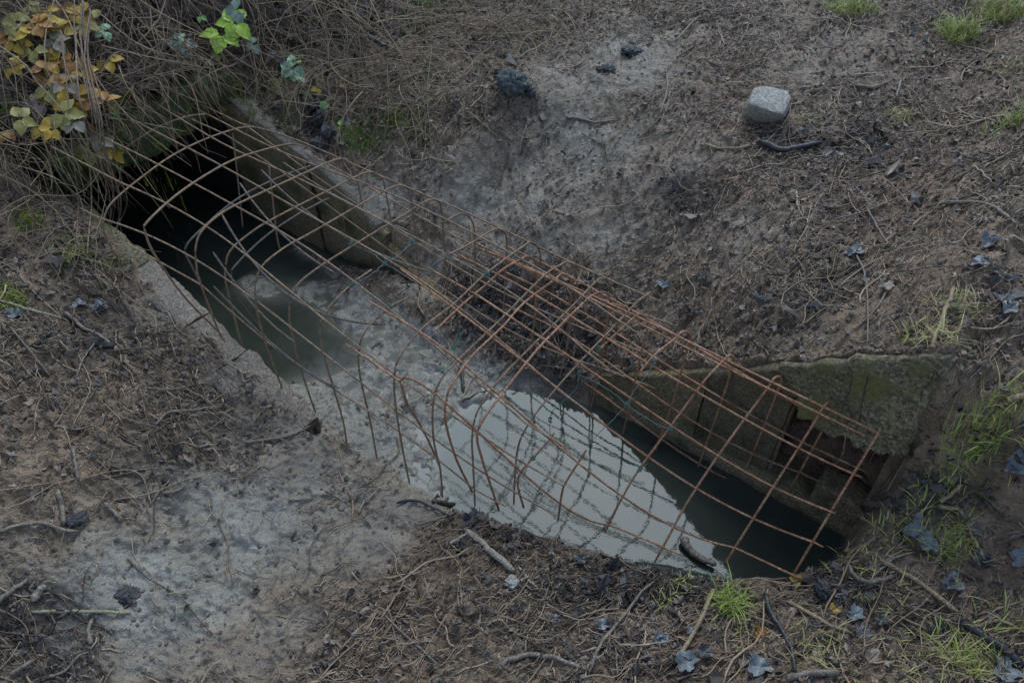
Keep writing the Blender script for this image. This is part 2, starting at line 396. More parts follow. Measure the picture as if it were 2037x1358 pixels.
def rust_mat(name, lo, mid, hi):
    m = M(name); v = m.tc()
    n = m.noise(22, 5, .7, v); n2 = m.noise(140, 4, .7, v)
    c = m.ramp(n, [(.3, lo), (.5, mid), (.72, hi)])
    c = m.mix(m.math('MULTIPLY', m.ramp(n2, [(.45, (0,) * 3), (.62, (1,) * 3)]), .65), c, (.035, .022, .018))
    m.col(c); m.rough(.72); m.b.inputs['Metallic'].default_value = .15
    w_ = m.N('ShaderNodeTexWave', wave_type='BANDS', bands_direction='DIAGONAL'); w_.inputs['Scale'].default_value = 60; w_.inputs['Distortion'].default_value = 3
    m.L(v, w_.inputs['Vector'])
    m.bump(m.math('ADD', n2, m.math('MULTIPLY', w_.outputs['Fac'], .5)), .0025, .9); return m.m
RUST = {'B': rust_mat('grey_brown_rust', (.20, .15, .105), (.34, .22, .135), (.38, .20, .095)),
        'A': rust_mat('orange_rust', (.27, .115, .06), (.46, .215, .11), (.50, .32, .20)),
        'C': rust_mat('grey_rust', (.11, .105, .10), (.19, .16, .125), (.24, .13, .085)),
        'L': rust_mat('dark_leg_rust', (.075, .035, .02), (.17, .07, .03), (.26, .13, .05))}

def concrete_mat(name, a, b, c, moss=0., mossc=(.07, .10, .02)):
    m = M(name); n = m.noise(5, 5, .6); n2 = m.noise(85, 5, .72); n3 = m.noise(300, 3, .7)
    col = m.mix(m.ramp(n2, [(.38, (0,) * 3), (.60, (1,) * 3)]), m.ramp(n, [(.3, a), (.7, b)]), c)
    vc = m.N('ShaderNodeTexVoronoi'); vc.inputs['Scale'].default_value = 210; m.L(m.tc(), vc.inputs['Vector']); bw_ = m.N('ShaderNodeRGBToBW'); m.L(vc.outputs['Color'], bw_.inputs[0])
    col = m.mix(1., col, m.ramp(bw_.outputs[0], [(.25, (.7,) * 3), (.5, (1,) * 3), (.8, (1.35,) * 3)]), 'MULTIPLY')
    if moss:
        gr = m.noise(7, 5, .65); mm = m.ramp(gr, [(.62 - .3 * moss, (0,) * 3), (.72 - .25 * moss, (1,) * 3)])
        col = m.mix(mm, col, m.ramp(n2, [(.3, tuple(x * .4 for x in mossc)), (.7, mossc)]))
    col = m.mix(1., col, m.ramp(n3, [(.3, (.5,) * 3), (.5, (1,) * 3), (.75, (1.4,) * 3)]), 'MULTIPLY')
    m.col(col); m.rough(.75)
    m.bump(m.math('ADD', m.math('MULTIPLY', n2, .8), m.math('MULTIPLY', n3, .5)), .011, 1.); return m.m
CONC_TOP = concrete_mat('pale_render_concrete', (.30, .235, .17), (.44, .36, .27), (.24, .19, .14))
CONC_BR = concrete_mat('algae_brown_concrete', (.12, .088, .046), (.24, .175, .085), (.32, .235, .12), .35, (.15, .135, .05))
CONC_GR = concrete_mat('mossy_concrete', (.25, .195, .105), (.44, .36, .20), (.085, .068, .038), .35, (.27, .25, .07))
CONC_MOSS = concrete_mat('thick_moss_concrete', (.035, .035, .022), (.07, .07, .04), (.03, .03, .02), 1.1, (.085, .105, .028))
CLAYM = concrete_mat('red_clay_hollow', (.14, .075, .048), (.32, .185, .125), (.20, .11, .075))
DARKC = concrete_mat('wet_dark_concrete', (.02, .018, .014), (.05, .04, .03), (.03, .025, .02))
ROCKP = concrete_mat('pale_grey_stone', (.46, .42, .34), (.60, .56, .47), (.38, .33, .26))
CLOD = concrete_mat('blue_grey_clay', (.13, .15, .14), (.24, .265, .245), (.085, .095, .09))
CLOD2 = concrete_mat('slate_grey_mud', (.085, .080, .075), (.19, .18, .165), (.055, .052, .048))

# ------------------------------------------------------------------ the ground as one sheet
ny, nx = H.shape
ii = np.arange(ny * nx).reshape(ny, nx)
F = np.stack([ii[:-1, :-1], ii[:-1, 1:], ii[1:, 1:], ii[1:, :-1]], -1)
fs = (ws[:-1, :-1] + ws[1:, 1:]) / 2; ft = (wt[:-1, :-1] + wt[1:, 1:]) / 2
keep = ~((fs > -2.79) & (fs < -2.685) & (ft > .80) & (ft < 1.72))
fh = (H[:-1, :-1] + H[1:, 1:]) / 2
keep &= ~((fs > -.19) & (fs < .085) & (ft > 1.60) & (ft < 1.80) & (fh > .0) & (fh < .45))
F = F[keep]
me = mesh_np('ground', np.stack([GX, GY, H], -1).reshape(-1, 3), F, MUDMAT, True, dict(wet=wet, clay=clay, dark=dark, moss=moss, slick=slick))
g = obj('ground', me); tag(g, kind='structure')

# ------------------------------------------------------------------ water
def water_mat():
    m = M('turbid_water')
    n = m.noise(3.1, 4); n2 = m.noise(26, 4)
    m.col(m.ramp(n, [(.3, (.018, .024, .019)), (.6, (.030, .037, .029)), (.8, (.055, .055, .042))]))
    wc = m.ramp(n, [(.3, (.024, .030, .022)), (.6, (.040, .046, .034)), (.8, (.065, .064, .046))])
    m.col(m.mix(m.math('MULTIPLY', m.attr('silt'), m.ramp(n2, [(.3, (.55,) * 3), (.7, (1,) * 3)])), wc, (.17, .155, .115)))
    m.rough(.03); m.b.inputs['IOR'].default_value = 1.33
    m.bump(m.math('ADD', m.math('MULTIPLY', n2, .25), m.noise(5, 2)), .004, .3); return m.m
P = []; S0, S1, T0, T1 = -5.2, .30, .70, 1.75
nxs, nts = 420, 90
for i in range(nxs + 1):
    for j in range(nts + 1): P.append(W(S0 + (S1 - S0) * i / nxs, T0 + (T1 - T0) * j / nts, 0))
I = np.arange((nxs + 1) * (nts + 1)).reshape(nxs + 1, nts + 1)
Fq = np.stack([I[:-1, :-1], I[1:, :-1], I[1:, 1:], I[:-1, 1:]], -1).reshape(-1, 4)
P = np.array(P); dep = -hz(P[:, 0], P[:, 1]); sil = np.where(dep > -.05, np.exp(-np.clip(dep, 0, 9) / .028), 1) * (P @ Dv > -2.4)
me = mesh_np('water', P, Fq, water_mat(), True, dict(silt=sil)); o = obj('water', me); tag(o, kind='structure')

# ------------------------------------------------------------------ concrete
def slabmesh(path, thick, nu, nv, bump=.006, seed=0):
    """closed block: path gives (u)->(s, z_top, z_bot, t_front, t_back)"""
    us = np.linspace(0, 1, nu + 1)
    ring = []
    for u in us:
        s, zt, zb, tf, tb = path(u)
        sec = []
        for j in range(nv + 1): sec.append((s, tf, zb + (zt - zb) * j / nv))
        nb = max(3, nv // 3)
        for j in range(1, nb + 1): sec.append((s, tf + (tb - tf) * j / nb, zt))
        for j in range(1, nv + 1): sec.append((s, tb, zt + (zb - zt) * j / nv))
        ring.append(sec)
    A = np.array(ring)          # (nu+1, m, 3) in s,t,z
    x = A[..., 0]; y = A[..., 1]; z = A[..., 2]
    d = bump * fbm(x * 1.3 + z * .9 + seed * 3.1, y * 1.7 + z + seed, .05, 4, seed) ; d2 = bump * .8 * fbm(x + seed, z * 1.4 + y * 2, .15, 3, seed + 2)
    sg = np.sign((A[:, :, 1].mean(1) * 0 + 1)[:, None])
    mid = A[..., 1].mean(1, keepdims=True)
    A[..., 1] += (d + d2) * np.sign(y - mid); A[..., 2] += (d - d2) * .8
    m_ = A.shape[1]
    V = (A[..., 0:1] * Dv + A[..., 1:2] * Nv); V[..., 2] = A[..., 2]
    I = np.arange((nu + 1) * m_).reshape(nu + 1, m_)
    Fq = np.stack([I[:-1, :-1], I[1:, :-1], I[1:, 1:], I[:-1, 1:]], -1).reshape(-1, 4)
    # ends
    E = []
    Vf = V.reshape(-1, 3); extra = []
    for i in (0, nu):
        half = m_ // 2
        for j in range(half):
            a, b = I[i, j], I[i, j + 1]; c, d_ = I[i, m_ - 2 - j], I[i, m_ - 1 - j]
            if b != c: E.append([a, b, c, d_])
            elif True: E.append([a, b, d_, d_])
    E = [e for e in E if len(set(e)) == 4]
    return Vf, np.concatenate([Fq, np.array(E)])
def lerp(a, b, u): return a + (b - a) * u

# left wing wall: three cracked lengths of a sloping coping
lw = empty('wing_wall', W(-2.1, .85, 0), 'pale cracked sloping concrete wall edge on the left side of the channel, below the culvert mouth', 'wall')
cuts = [(-2.72, -2.26), (-2.256, -1.955), (-1.951, -1.79), (-1.786, -1.50)]
def ltop(s): return np.interp(s, [-2.75, -2.3, -1.95, -1.79, -1.5], [.50, .405, .315, .235, .075]) + .003
for i, (a, b) in enumerate(cuts):
    wd = [.08, .12, .16, .18][i]
    V, Fq = slabmesh(lambda u: (lerp(a, b, u), ltop(lerp(a, b, u)) + (.004 if i % 2 else 0), -.15, .905 - .012 * i * (i < 3), .905 - wd), 0, 34, 16, .012, i)
    o = obj('coping_block', mesh_np('coping_block', V, Fq, CONC_TOP if i else CONC_GR), lw)
# right wing wall
rw = empty('wing_wall', W(-2.2, 1.65, 0), 'brown algae stained sloping concrete wall with pale mud on its top, far side of the channel by the culvert', 'wall')
def rtop(s): return np.interp(s, [-2.95, -2.75, -2.48, -2.17, -1.81, -1.70, -1.55], [.60, .57, .49, .41, .215, .12, .03])
for i, (a, b) in enumerate([(-2.78, -2.262), (-2.256, -1.862)]):
    V, Fq = slabmesh(lambda u: (lerp(a, b, u), rtop(lerp(a, b, u)), -.15, 1.625 + .008 * i, 1.76), 0, 46, 16, .008, i + 4)
    o = obj('wall_block', mesh_np('wall_block', V, Fq, CONC_BR), rw)
V, Fq = slabmesh(lambda u: (lerp(-2.80, -1.90, u), rtop(lerp(-2.80, -1.90, u)) + .016, rtop(lerp(-2.80, -1.90, u)) - .03, 1.633, 1.81 + .01 * math.sin(9 * u)), 0, 46, 6, .006, 9)
o = obj('coping', mesh_np('coping', V, Fq, concrete_mat('coping_mossy_to_pale', (.24, .195, .14), (.42, .345, .26), (.26, .21, .155), .15, (.16, .19, .06))), rw)
V, Fq = slabmesh(lambda u: (lerp(-1.858, -1.50, u), rtop(lerp(-1.858, -1.50, u)) - .035 * (1 - u), -.15, 1.63, 1.70), 0, 26, 10, .008, 8)
o = obj('broken_end', mesh_np('broken_end', V, Fq, CONC_BR), rw)

# culvert: lintel, jambs and the tunnel behind
cv = empty('culvert', W(-2.75, 1.27, 0), 'dark square concrete culvert mouth under the bank, its lintel green with moss', 'culvert')
def boxm(s0, s1, t0, t1, z0, z1, n=10, bump=.006, seed=0):
    return slabmesh(lambda u: (lerp(s0, s1, u), z1, z0, t0, t1), 0, n, 8, bump, seed)
V, Fq = slabmesh(lambda u: (0, 0, 0, 0, 0), 0, 1, 1, 0)
def across(t0, t1, s0, s1, z0, z1, n=40, nv=8, bump=.01, seed=0, zt=lambda t: 0):
    """a beam running along t"""
    ring = []
    for u in np.linspace(0, 1, n + 1):
        t = lerp(t0, t1, u); sec = []
        for j in range(nv + 1): sec.append((s1, t, lerp(z0, z1, j / nv)))
        for j in range(1, nv + 1): sec.append((lerp(s1, s0, j / nv), t, z1))
        for j in range(1, nv + 1): sec.append((s0, t, lerp(z1, z0, j / nv)))
        for j in range(1, nv): sec.append((lerp(s0, s1, j / nv), t, z0))
        ring.append(sec)
    A = np.array(ring); m_ = A.shape[1]
    x, y, z = A[..., 0].copy(), A[..., 1].copy(), A[..., 2].copy()
    A[..., 0] += bump * fbm(y + seed, z + x, .06, 4, seed) * 1.5; A[..., 2] += bump * fbm(y + 3, x * 1.5 + z, .07, 4, seed + 1) + zt(y)
    V = (A[..., 0:1] * Dv + A[..., 1:2] * Nv); V[..., 2] = A[..., 2]
    I = np.arange((n + 1) * m_).reshape(n + 1, m_); J = np.roll(I, -1, 1)
    return V.reshape(-1, 3), np.stack([I[:-1], J[:-1], J[1:], I[1:]], -1).reshape(-1, 4)
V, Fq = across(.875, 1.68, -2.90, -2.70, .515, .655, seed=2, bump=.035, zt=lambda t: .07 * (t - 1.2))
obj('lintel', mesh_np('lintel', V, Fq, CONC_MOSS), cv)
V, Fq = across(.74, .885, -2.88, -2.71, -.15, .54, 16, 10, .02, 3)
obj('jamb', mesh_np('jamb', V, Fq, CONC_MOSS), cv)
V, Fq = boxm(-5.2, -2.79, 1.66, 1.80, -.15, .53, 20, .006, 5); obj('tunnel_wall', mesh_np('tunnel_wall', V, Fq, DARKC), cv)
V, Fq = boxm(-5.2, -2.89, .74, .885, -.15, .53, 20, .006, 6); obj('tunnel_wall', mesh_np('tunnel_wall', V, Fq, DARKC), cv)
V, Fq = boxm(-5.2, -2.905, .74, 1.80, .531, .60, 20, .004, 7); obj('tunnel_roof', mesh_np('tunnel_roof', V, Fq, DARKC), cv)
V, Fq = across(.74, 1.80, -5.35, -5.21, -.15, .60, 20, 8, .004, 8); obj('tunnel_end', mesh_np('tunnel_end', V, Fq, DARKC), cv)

# block wall at the right-hand end
bw = empty('block_wall', W(-.5, 1.65, 0), 'low brown concrete block wall standing in the water under the far bank at the right end', 'wall')
def btop(s): return np.interp(s, [-1.0, -.915, -.63, -.47, -.28, -.1, .2], [.0, .055, .24, .35, .49, .5, .5]) - .014
for i, (a, b) in enumerate([(-1.02, -.455), (-.45, -.20)]):
    V, Fq = slabmesh(lambda u: (lerp(a, b, u), btop(lerp(a, b, u)), .035, 1.622 - .006 * i, 1.76), 0, 40, 18, .008, i + 11)
    obj('wall_block', mesh_np('wall_block', V, Fq, CONC_BR if i == 0 else concrete_mat('brown_grey_concrete', (.075, .062, .038), (.16, .13, .075), (.19, .14, .07), .2, (.08, .075, .03))), bw)
V, Fq = slabmesh(lambda u: (lerp(-1.0, .16, u), .045 + .012 * math.sin(u * 11), -.15, 1.585, 1.80), 0, 60, 6, .010, 15)
obj('footing', mesh_np('footing', V, Fq, CONC_BR), bw)
V, Fq = slabmesh(lambda u: (lerp(-.05, .15, u), .15 - .05 * u, .03, 1.60, 1.70), 0, 20, 8, .012, 16)
obj('footing_stone', mesh_np('footing_stone', V, Fq, CONC_BR), bw)
V, Fq = slabmesh(lambda u: (lerp(-.20, .17, u), .17 + .07 * u, .02, 1.74 - .04 * math.sin(3 * u) ** 2, 1.93), 0, 30, 14, .045, 17)
obj('clay_hollow', mesh_np('clay_hollow', V, Fq, CLAYM), bw)
V, Fq = slabmesh(lambda u: (lerp(-.26, .22, u), .46, .0, 1.90, 1.99), 0, 20, 10, .02, 18); obj('hollow_back', mesh_np('hollow_back', V, Fq, CLAYM), bw)
# tilted slab: traced outline, thickened
OUT = [(1546, 728), (1640, 722), (1760, 716), (1892, 714), (1872, 757), (1838, 826), (1806, 893), (1782, 915), (1742, 905), (1706, 890), (1690, 874), (1640, 868), (1612, 852), (1592, 836), (1580, 800), (1566, 765)]
def slab_from_outline(out, plane, thick, n=70, seed=0, bump=.016):
    C = np.array([plane(*q) for q in out]); ce = C.mean(0)
    # densify
    Q = []
    for i in range(len(C)):
        a, b = C[i], C[(i + 1) % len(C)]
        for k in range(6): Q.append(a + (b - a) * k / 6)
    Q = np.array(Q); m_ = len(Q)
    Q += (fbm(Q[:, 0] * 3 + 5, Q[:, 2] * 3 + Q[:, 1], .05, 4, seed)[:, None]) * .022 * (Q - ce) / np.linalg.norm(Q - ce, axis=1, keepdims=True)
    rings = []
    nin = 12
    for k in range(nin): rings.append(ce + (Q - ce) * (k + .02) / nin)
    rings.append(Q - Nv * 0.0)
    rings = [r.copy() for r in rings]
    rings[-1] = ce + (Q - ce) * .985
    outer = ce + (Q - ce) * 1.0 + Nv * .02; rings.append(outer)
    for k in (1, 2, 3): rings.append(outer + Nv * thick * k / 3 - np.array([0, 0, .035 * k]))
    rings.append(ce + (Q - ce) * .02 + Nv * (thick + .02) - np.array([0, 0, .1]))
    A = np.array(rings)
    nzv = fbm(A[..., 0] * 1.2 + A[..., 2], A[..., 1] + A[..., 2] * 1.3, .09, 5, seed) * bump
    A += nzv[..., None] * -Nv * (np.arange(len(A)) < nin + 2)[:, None, None]
    K, m_ = A.shape[:2]; I = np.arange(K * m_).reshape(K, m_); J = np.roll(I, -1, 1)
    return A.reshape(-1, 3), np.stack([I[:-1], J[:-1], J[1:], I[1:]], -1).reshape(-1, 4)
def slab_plane(u, v):
    # leans back a little towards the top
    d = ray(u, v); nn = Nv + np.array([0, 0, -.10]); P0 = W(0, 1.588, .35)
    return CAM + d * (((P0 - CAM) @ nn) / (d @ nn))
V, Fq = slab_from_outline(OUT, slab_plane, .13, seed=3)
o = obj('concrete_slab', mesh_np('concrete_slab', V, Fq, CONC_GR)); center(o)
tag(o, 'large broken mossy concrete slab leaning over a clay hollow at the right end of the channel', 'slab')

for px, r_, mt_, lab in [([(1700, 738), (1692, 775), (1676, 815), (1668, 842)], .0016, 'dark', 'left one of the dark roots hanging down the face of the mossy slab'),
                    ([(1732, 740), (1722, 775), (1716, 810), (1708, 850)], .0020, 'dark', 'middle dark root hanging down the face of the mossy slab'),
                    ([(1862, 728), (1858, 748), (1838, 768), (1835, 785)], .0020, 'dark', 'right crooked dark root at the top corner of the mossy slab'),
                    ([(1702, 818), (1694, 845), (1688, 880), (1672, 903)], .0014, 'tan', 'single pale stem hanging in front of the hollow below the mossy slab')]:
    P = curve_pts([slab_plane(*q) - Nv * (.014 if mt_ == 'dark' else .05) for q in px], 24); P[1:-1] += rng.normal(0, .0012, P[1:-1].shape)
    V, Fq = rod(P, r_, 6, .6, .2); o = obj('root', mesh_np('root', V, Fq, WOODS[mt_])); center(o); tag(o, lab, 'root')

# ------------------------------------------------------------------ steel mesh
BZ = .59; AZ = .515
Bh = {  # hoop: (s at the crest, skew, list of visible pieces)
 1: (-.666, .12, [[(1294,581),(1277,593),(1255,613),(1204,667),(1172,700),(1133,742),(1079,805),(1049,847),(1032,884),(1025,935),(1022,1004)]]),
 2: (-.826, .04, [[(1169,819),(1194,701),(1204,647),(1214,600),(1211,563),(1199,554),(1184,561),(1137,610),(1069,677),(1000,747),(966,791),(946,828),(939,872),(941,921),(945,1007)]]),
 3: (-.956, .03, [[(1105,795),(1123,709),(1140,623),(1148,570),(1142,532),(1128,521),(1115,527),(1081,549),(1000,631),(935,693),(903,724),(873,762),(861,809),(863,877),(876,935),(880,990)]]),
 4: (-1.095, .03, [[(1049,759),(1062,650),(1074,560),(1076,515),(1070,492),(1056,482),(1042,489),(968,543),(905,602),(839,654),(795,710),(784,757),(790,830),(808,930),(815,962)]]),
 5: (-1.228, .03, [[(1000,650),(1002,614),(1006,530),(1008,480),(1003,463),(990,455),(968,464),(930,488),(892,506)],[(816,590),(795,600),(775,612),(728,656),(714,698),(716,747),(736,836),(750,912)]]),
 6: (-1.379, .03, [[(946,600),(946,520),(943,455),(935,434),(919,425),(895,435),(882,445)],[(740,536),(706,560),(664,600),(642,632),(636,654),(640,686),(647,718),(662,767),(682,836),(690,882)]]),
 7: (-1.51, .03, [[(890,585),(884,490),(878,415),(872,401),(860,397),(838,405),(809,425),(779,442),(701,489),(632,533),(593,565),(578,594),(576,639),(583,675),(603,749),(628,821)]]),
 8: (-1.66, .02, [[(838,612),(826,470),(817,390),(809,374),(796,369),(777,374),(718,406),(617,464),(568,491),(524,526),(509,558),(508,590),(519,651),(549,739),(572,798)]]),
 9: (-1.805, .0, [[(791,600),(782,472),(763,362),(752,347),(737,342),(718,347),(649,381),(553,430),(504,459),(460,496),(449,528),(450,567),(465,626),(482,692)]]),
 10: (-1.954, .0, [[(740,545),(716,385),(700,330),(692,320),(679,316),(656,322),(600,347),(519,384),(445,421),(401,460),(389,495),(391,530),(394,548),(411,597),(436,661),(447,678)]]),
 11: (-2.237, .0, [[(560,500),(551,470),(535,330),(0,0)][:3]+[],[(640,315),(612,294),(580,287),(544,293),(472,315),(411,347),(347,391),(293,441),(288,458),(301,495),(323,530),(347,565),(382,607),(433,658)]]),
 12: (-2.48, .0, [[(483,452),(472,347),(463,265)],[(545,278),(520,258),(495,253),(460,259),(399,281),(337,313),(276,357),(237,389),(214,415),(205,450),(215,480),(232,510)]]),
 13: (-2.60, .0, [[(414,227),(372,232),(313,254),(250,294),(200,335),(170,372)]]),
}
Ah = {
 0: (.031, .0, [[(1753,850),(1735,881),(1700,938),(1645,1030),(1590,1122),(1575,1150)]]),
 1: (-.103, .0, [[(1530,1060),(1560,995),(1600,922),(1641,845),(1656,806),(1653,800),(1640,806),(1600,872),(1535,973),(1478,1063),(1440,1125)]]),
 2: (-.247, .0, [[(1449,1010),(1496,904),(1526,830),(1554,757),(1550,749),(1540,752),(1530,768),(1491,820),(1425,911),(1367,999),(1332,1063),(1302,1118)]]),
 3: (-.390, .0, [[(1374,970),(1402,891),(1437,793),(1458,722),(1456,708),(1448,708),(1439,717),(1400,759),(1322,864),(1268,938),(1231,1002),(1203,1058)]]),
 4: (-.530, .0, [[(1301,916),(1307,886),(1329,829),(1353,748),(1371,676),(1368,662),(1356,660),(1344,672),(1302,706),(1270,743)],[(1167,894),(1128,955),(1118,980),(1110,1035)]]),
 5: (-.659, .0, [[(1234,880),(1250,819),(1275,704),(1288,650),(1285,633),(1272,625),(1260,632),(1216,672),(1191,696)],[(1103,860),(1091,877),(1059,911),(1037,938),(1030,965),(1042,1010)]]),
 6: (-.818, .0, [[(1169,835),(1192,740),(1208,640),(1216,600),(1212,586),(1201,581),(1177,588),(1137,625),(1105,657),(1067,697),(1008,771),(961,835),(949,869),(959,913),(976,965),(993,1016)]]),
 7: (-.972, .0, [[(1108,798),(1130,680),(1136,590),(1134,556),(1118,545),(1106,554),(1042,603),(1000,649),(939,708),(900,762),(889,790),(886,837),(907,911),(934,967),(940,980)]]),
 8: (-1.108, .0, [[(1050,750),(1062,640),(1068,560),(1064,520),(1049,510),(1037,515),(1000,536),(973,560),(914,611),(863,660)],[(797,761),(811,805),(826,828),(855,882),(876,930)]]),
}
Ch = {1: (-2.11, 0., [[(617,330),(558,352),(495,382),(445,416),(391,465),(372,487),(369,504),(382,530),(396,560)]]),
      2: (-1.97, 0., [[(654,394),(590,428),(526,472),(470,526),(460,548),(472,590),(495,624),(553,705)]])}
CRB = {1:(1283,588),2:(1209,558),3:(1137,525),4:(1066,487),5:(1002,463),6:(930,436),7:(870,405),8:(806,373),9:(748,345),10:(690,321),11:(590,290),12:(505,257)}
CRA = {0:(1741,862),1:(1642,815),2:(1534,763),3:(1440,717),4:(1346,671),5:(1260,630),6:(1177,586),7:(1096,552),8:(1025,517)}
FOOT = {('B',1):.10,('B',2):.07,('B',3):.05,('B',4):.04,('B',5):.04,('B',6):.03,('B',7):.04,('B',8):.08,('B',9):.22,('B',10):.30,('B',11):.33,('B',12):.46,('B',13):.50,
        ('A',3):.07,('A',4):.07,('A',5):.08,('A',6):.07,('A',7):.05,('A',8):.03}
def piece3d(s, k, px, key=None):
    n, i = key
    if n == 'A' and i in (0, 1, 2):           # flat slanting hoops: near flank runs straight from crest to foot
        H = Ah[i]; foot = H[2][-1][-1]; zf = (.10, .06, .05)[i]; Pf = at(*foot, zf); tf = Pf @ Nv; cr = CRA[i]
        C0 = np.array([0, 0, 0]) + Nv * 1.575; C0 = C0 + np.array([0, 0, .515]); dd = (Nv * tf + np.array([0, 0, zf])) - C0
        nn = np.cross(Dv, dd); nn /= np.linalg.norm(nn); out = []
        j0 = max(range(len(px)), key=lambda j: -px[j][1])      # topmost pixel = crest
        for j, (u, v) in enumerate(px):
            d = ray(u, v)
            if j >= j0 + (i != 0): 
                # rounded shoulder just below the crest
                P = CAM + d * (((C0 - CAM) @ nn) / (d @ nn)); out.append(P)
            elif i == 0: out.append(CAM + d * (((C0 - CAM) @ nn) / (d @ nn)))
            else:
                t = 1.60 - .10 * (1 - min(1, (v - px[j0][1]) / 20)) * 0; P = on_t(u, v, 1.60 - (.0 if v > px[j0][1] + 12 else .012)); out.append(P)
        return np.array(out)
    if (n, i) in FOOT:
        H = (Bh if n == 'B' else Ah)[i]; q = H[2][-1][-1]; Pf = at(*q, FOOT[(n, i)]); k = (s - Pf @ Dv) / (Pf @ Nv - 1.56)
        out = []
        for (u, v) in px:
            P0 = on_s(u, v, s, k)
            out.append(P0 if P0 @ Nv < 1.56 else on_s(u, v, s, 0))
        return np.array(out)
    return np.array([on_s(u, v, s, k) for (u, v) in px])
def sheet(name, hoops, label, rad, mat, spacing, offs, srange, zlift=0., group='rusty reinforcing mesh sheets bent over the channel', legmat=None, gaps=None):
    fam = {BZ: 'B', AZ: 'A'}.get(zlift, 'C')
    root = empty(name, W(np.mean([h[0] for h in hoops.values()]), 1.2, .0), label, 'steel mesh', group)
    full = {}
    for i, (s, k, pcs) in hoops.items():
        allp = []
        for px in pcs:
            if len(px) < 2: continue
            P = piece3d(s, k, px, (fam, i)); allp.append(P)
            V, Fq = rod(curve_pts(P, 8 * len(P)), rad, 6, 1, .10); obj('hoop_bar', mesh_np('hoop_bar', V, Fq, mat), root)
        full[i] = (s, k, np.concatenate(allp))
    return root, full
def arc_samples(P, offs, crest_t=None):
    """positions on a hoop at arc length offs measured from its crest towards the camera side"""
    order = np.argmax(P[:, 2]); Q = curve_pts(P, 400)
    j = np.argmax(Q[:, 2]); L = np.concatenate([[0], np.cumsum(np.linalg.norm(np.diff(Q, axis=0), axis=1))]); L -= L[j]
    out = []
    for a in offs:
        if a < L[0] or a > L[-1]:
            out.append(None)
        else: out.append(np.array([np.interp(a, L, Q[:, c]) for c in range(3)]))
    return out
def long_bars(root, full, offs, rad, mat, ext=(.1, .1), lift=.004, jitter=.006, per=None, order=None, srange=None):
    keys = sorted(full, key=lambda i: full[i][0])
    samp = {i: arc_samples(full[i][2], offs) for i in keys}
    for j, a in enumerate(offs):
        P = [samp[i][j] for i in keys if samp[i][j] is not None]
        if len(P) < 2: continue
        P = [p + Nv * 0 + np.array([0, 0, lift if a > 0 else 0]) for p in P]
        jt = rng.normal(0, jitter, 3); jt[2] *= .5
        # smooth the run: real bars are nearly straight
        A = np.array(P); 
        for _ in range(2):
            if len(A) > 3: A[1:-1] = A[1:-1] * .4 + (A[:-2] + A[2:]) * .3
        d0 = A[0] - A[min(2, len(A) - 1)]; d0 /= np.linalg.norm(d0); d1 = A[-1] - A[-min(3, len(A))]; d1 /= np.linalg.norm(d1)
        e0, e1 = per[j] if per else ext
        A = np.concatenate([[A[0] + d0 * e0], A, [A[-1] + d1 * e1]]) + jt
        if srange:
            sv = A @ Dv; lo, hi = srange
            B = curve_pts(A, 120); sv = B @ Dv; B = B[(sv > lo + rng.uniform(-.03, .03)) & (sv < hi + rng.uniform(-.03, .03))]
            if len(B) < 4: continue
            A = B[::3]
        V, Fq = rod(curve_pts(A, max(30, 5 * len(A))), rad, 6, 1, .08); obj('longitudinal_bar', mesh_np('longitudinal_bar', V, Fq, mat), root)

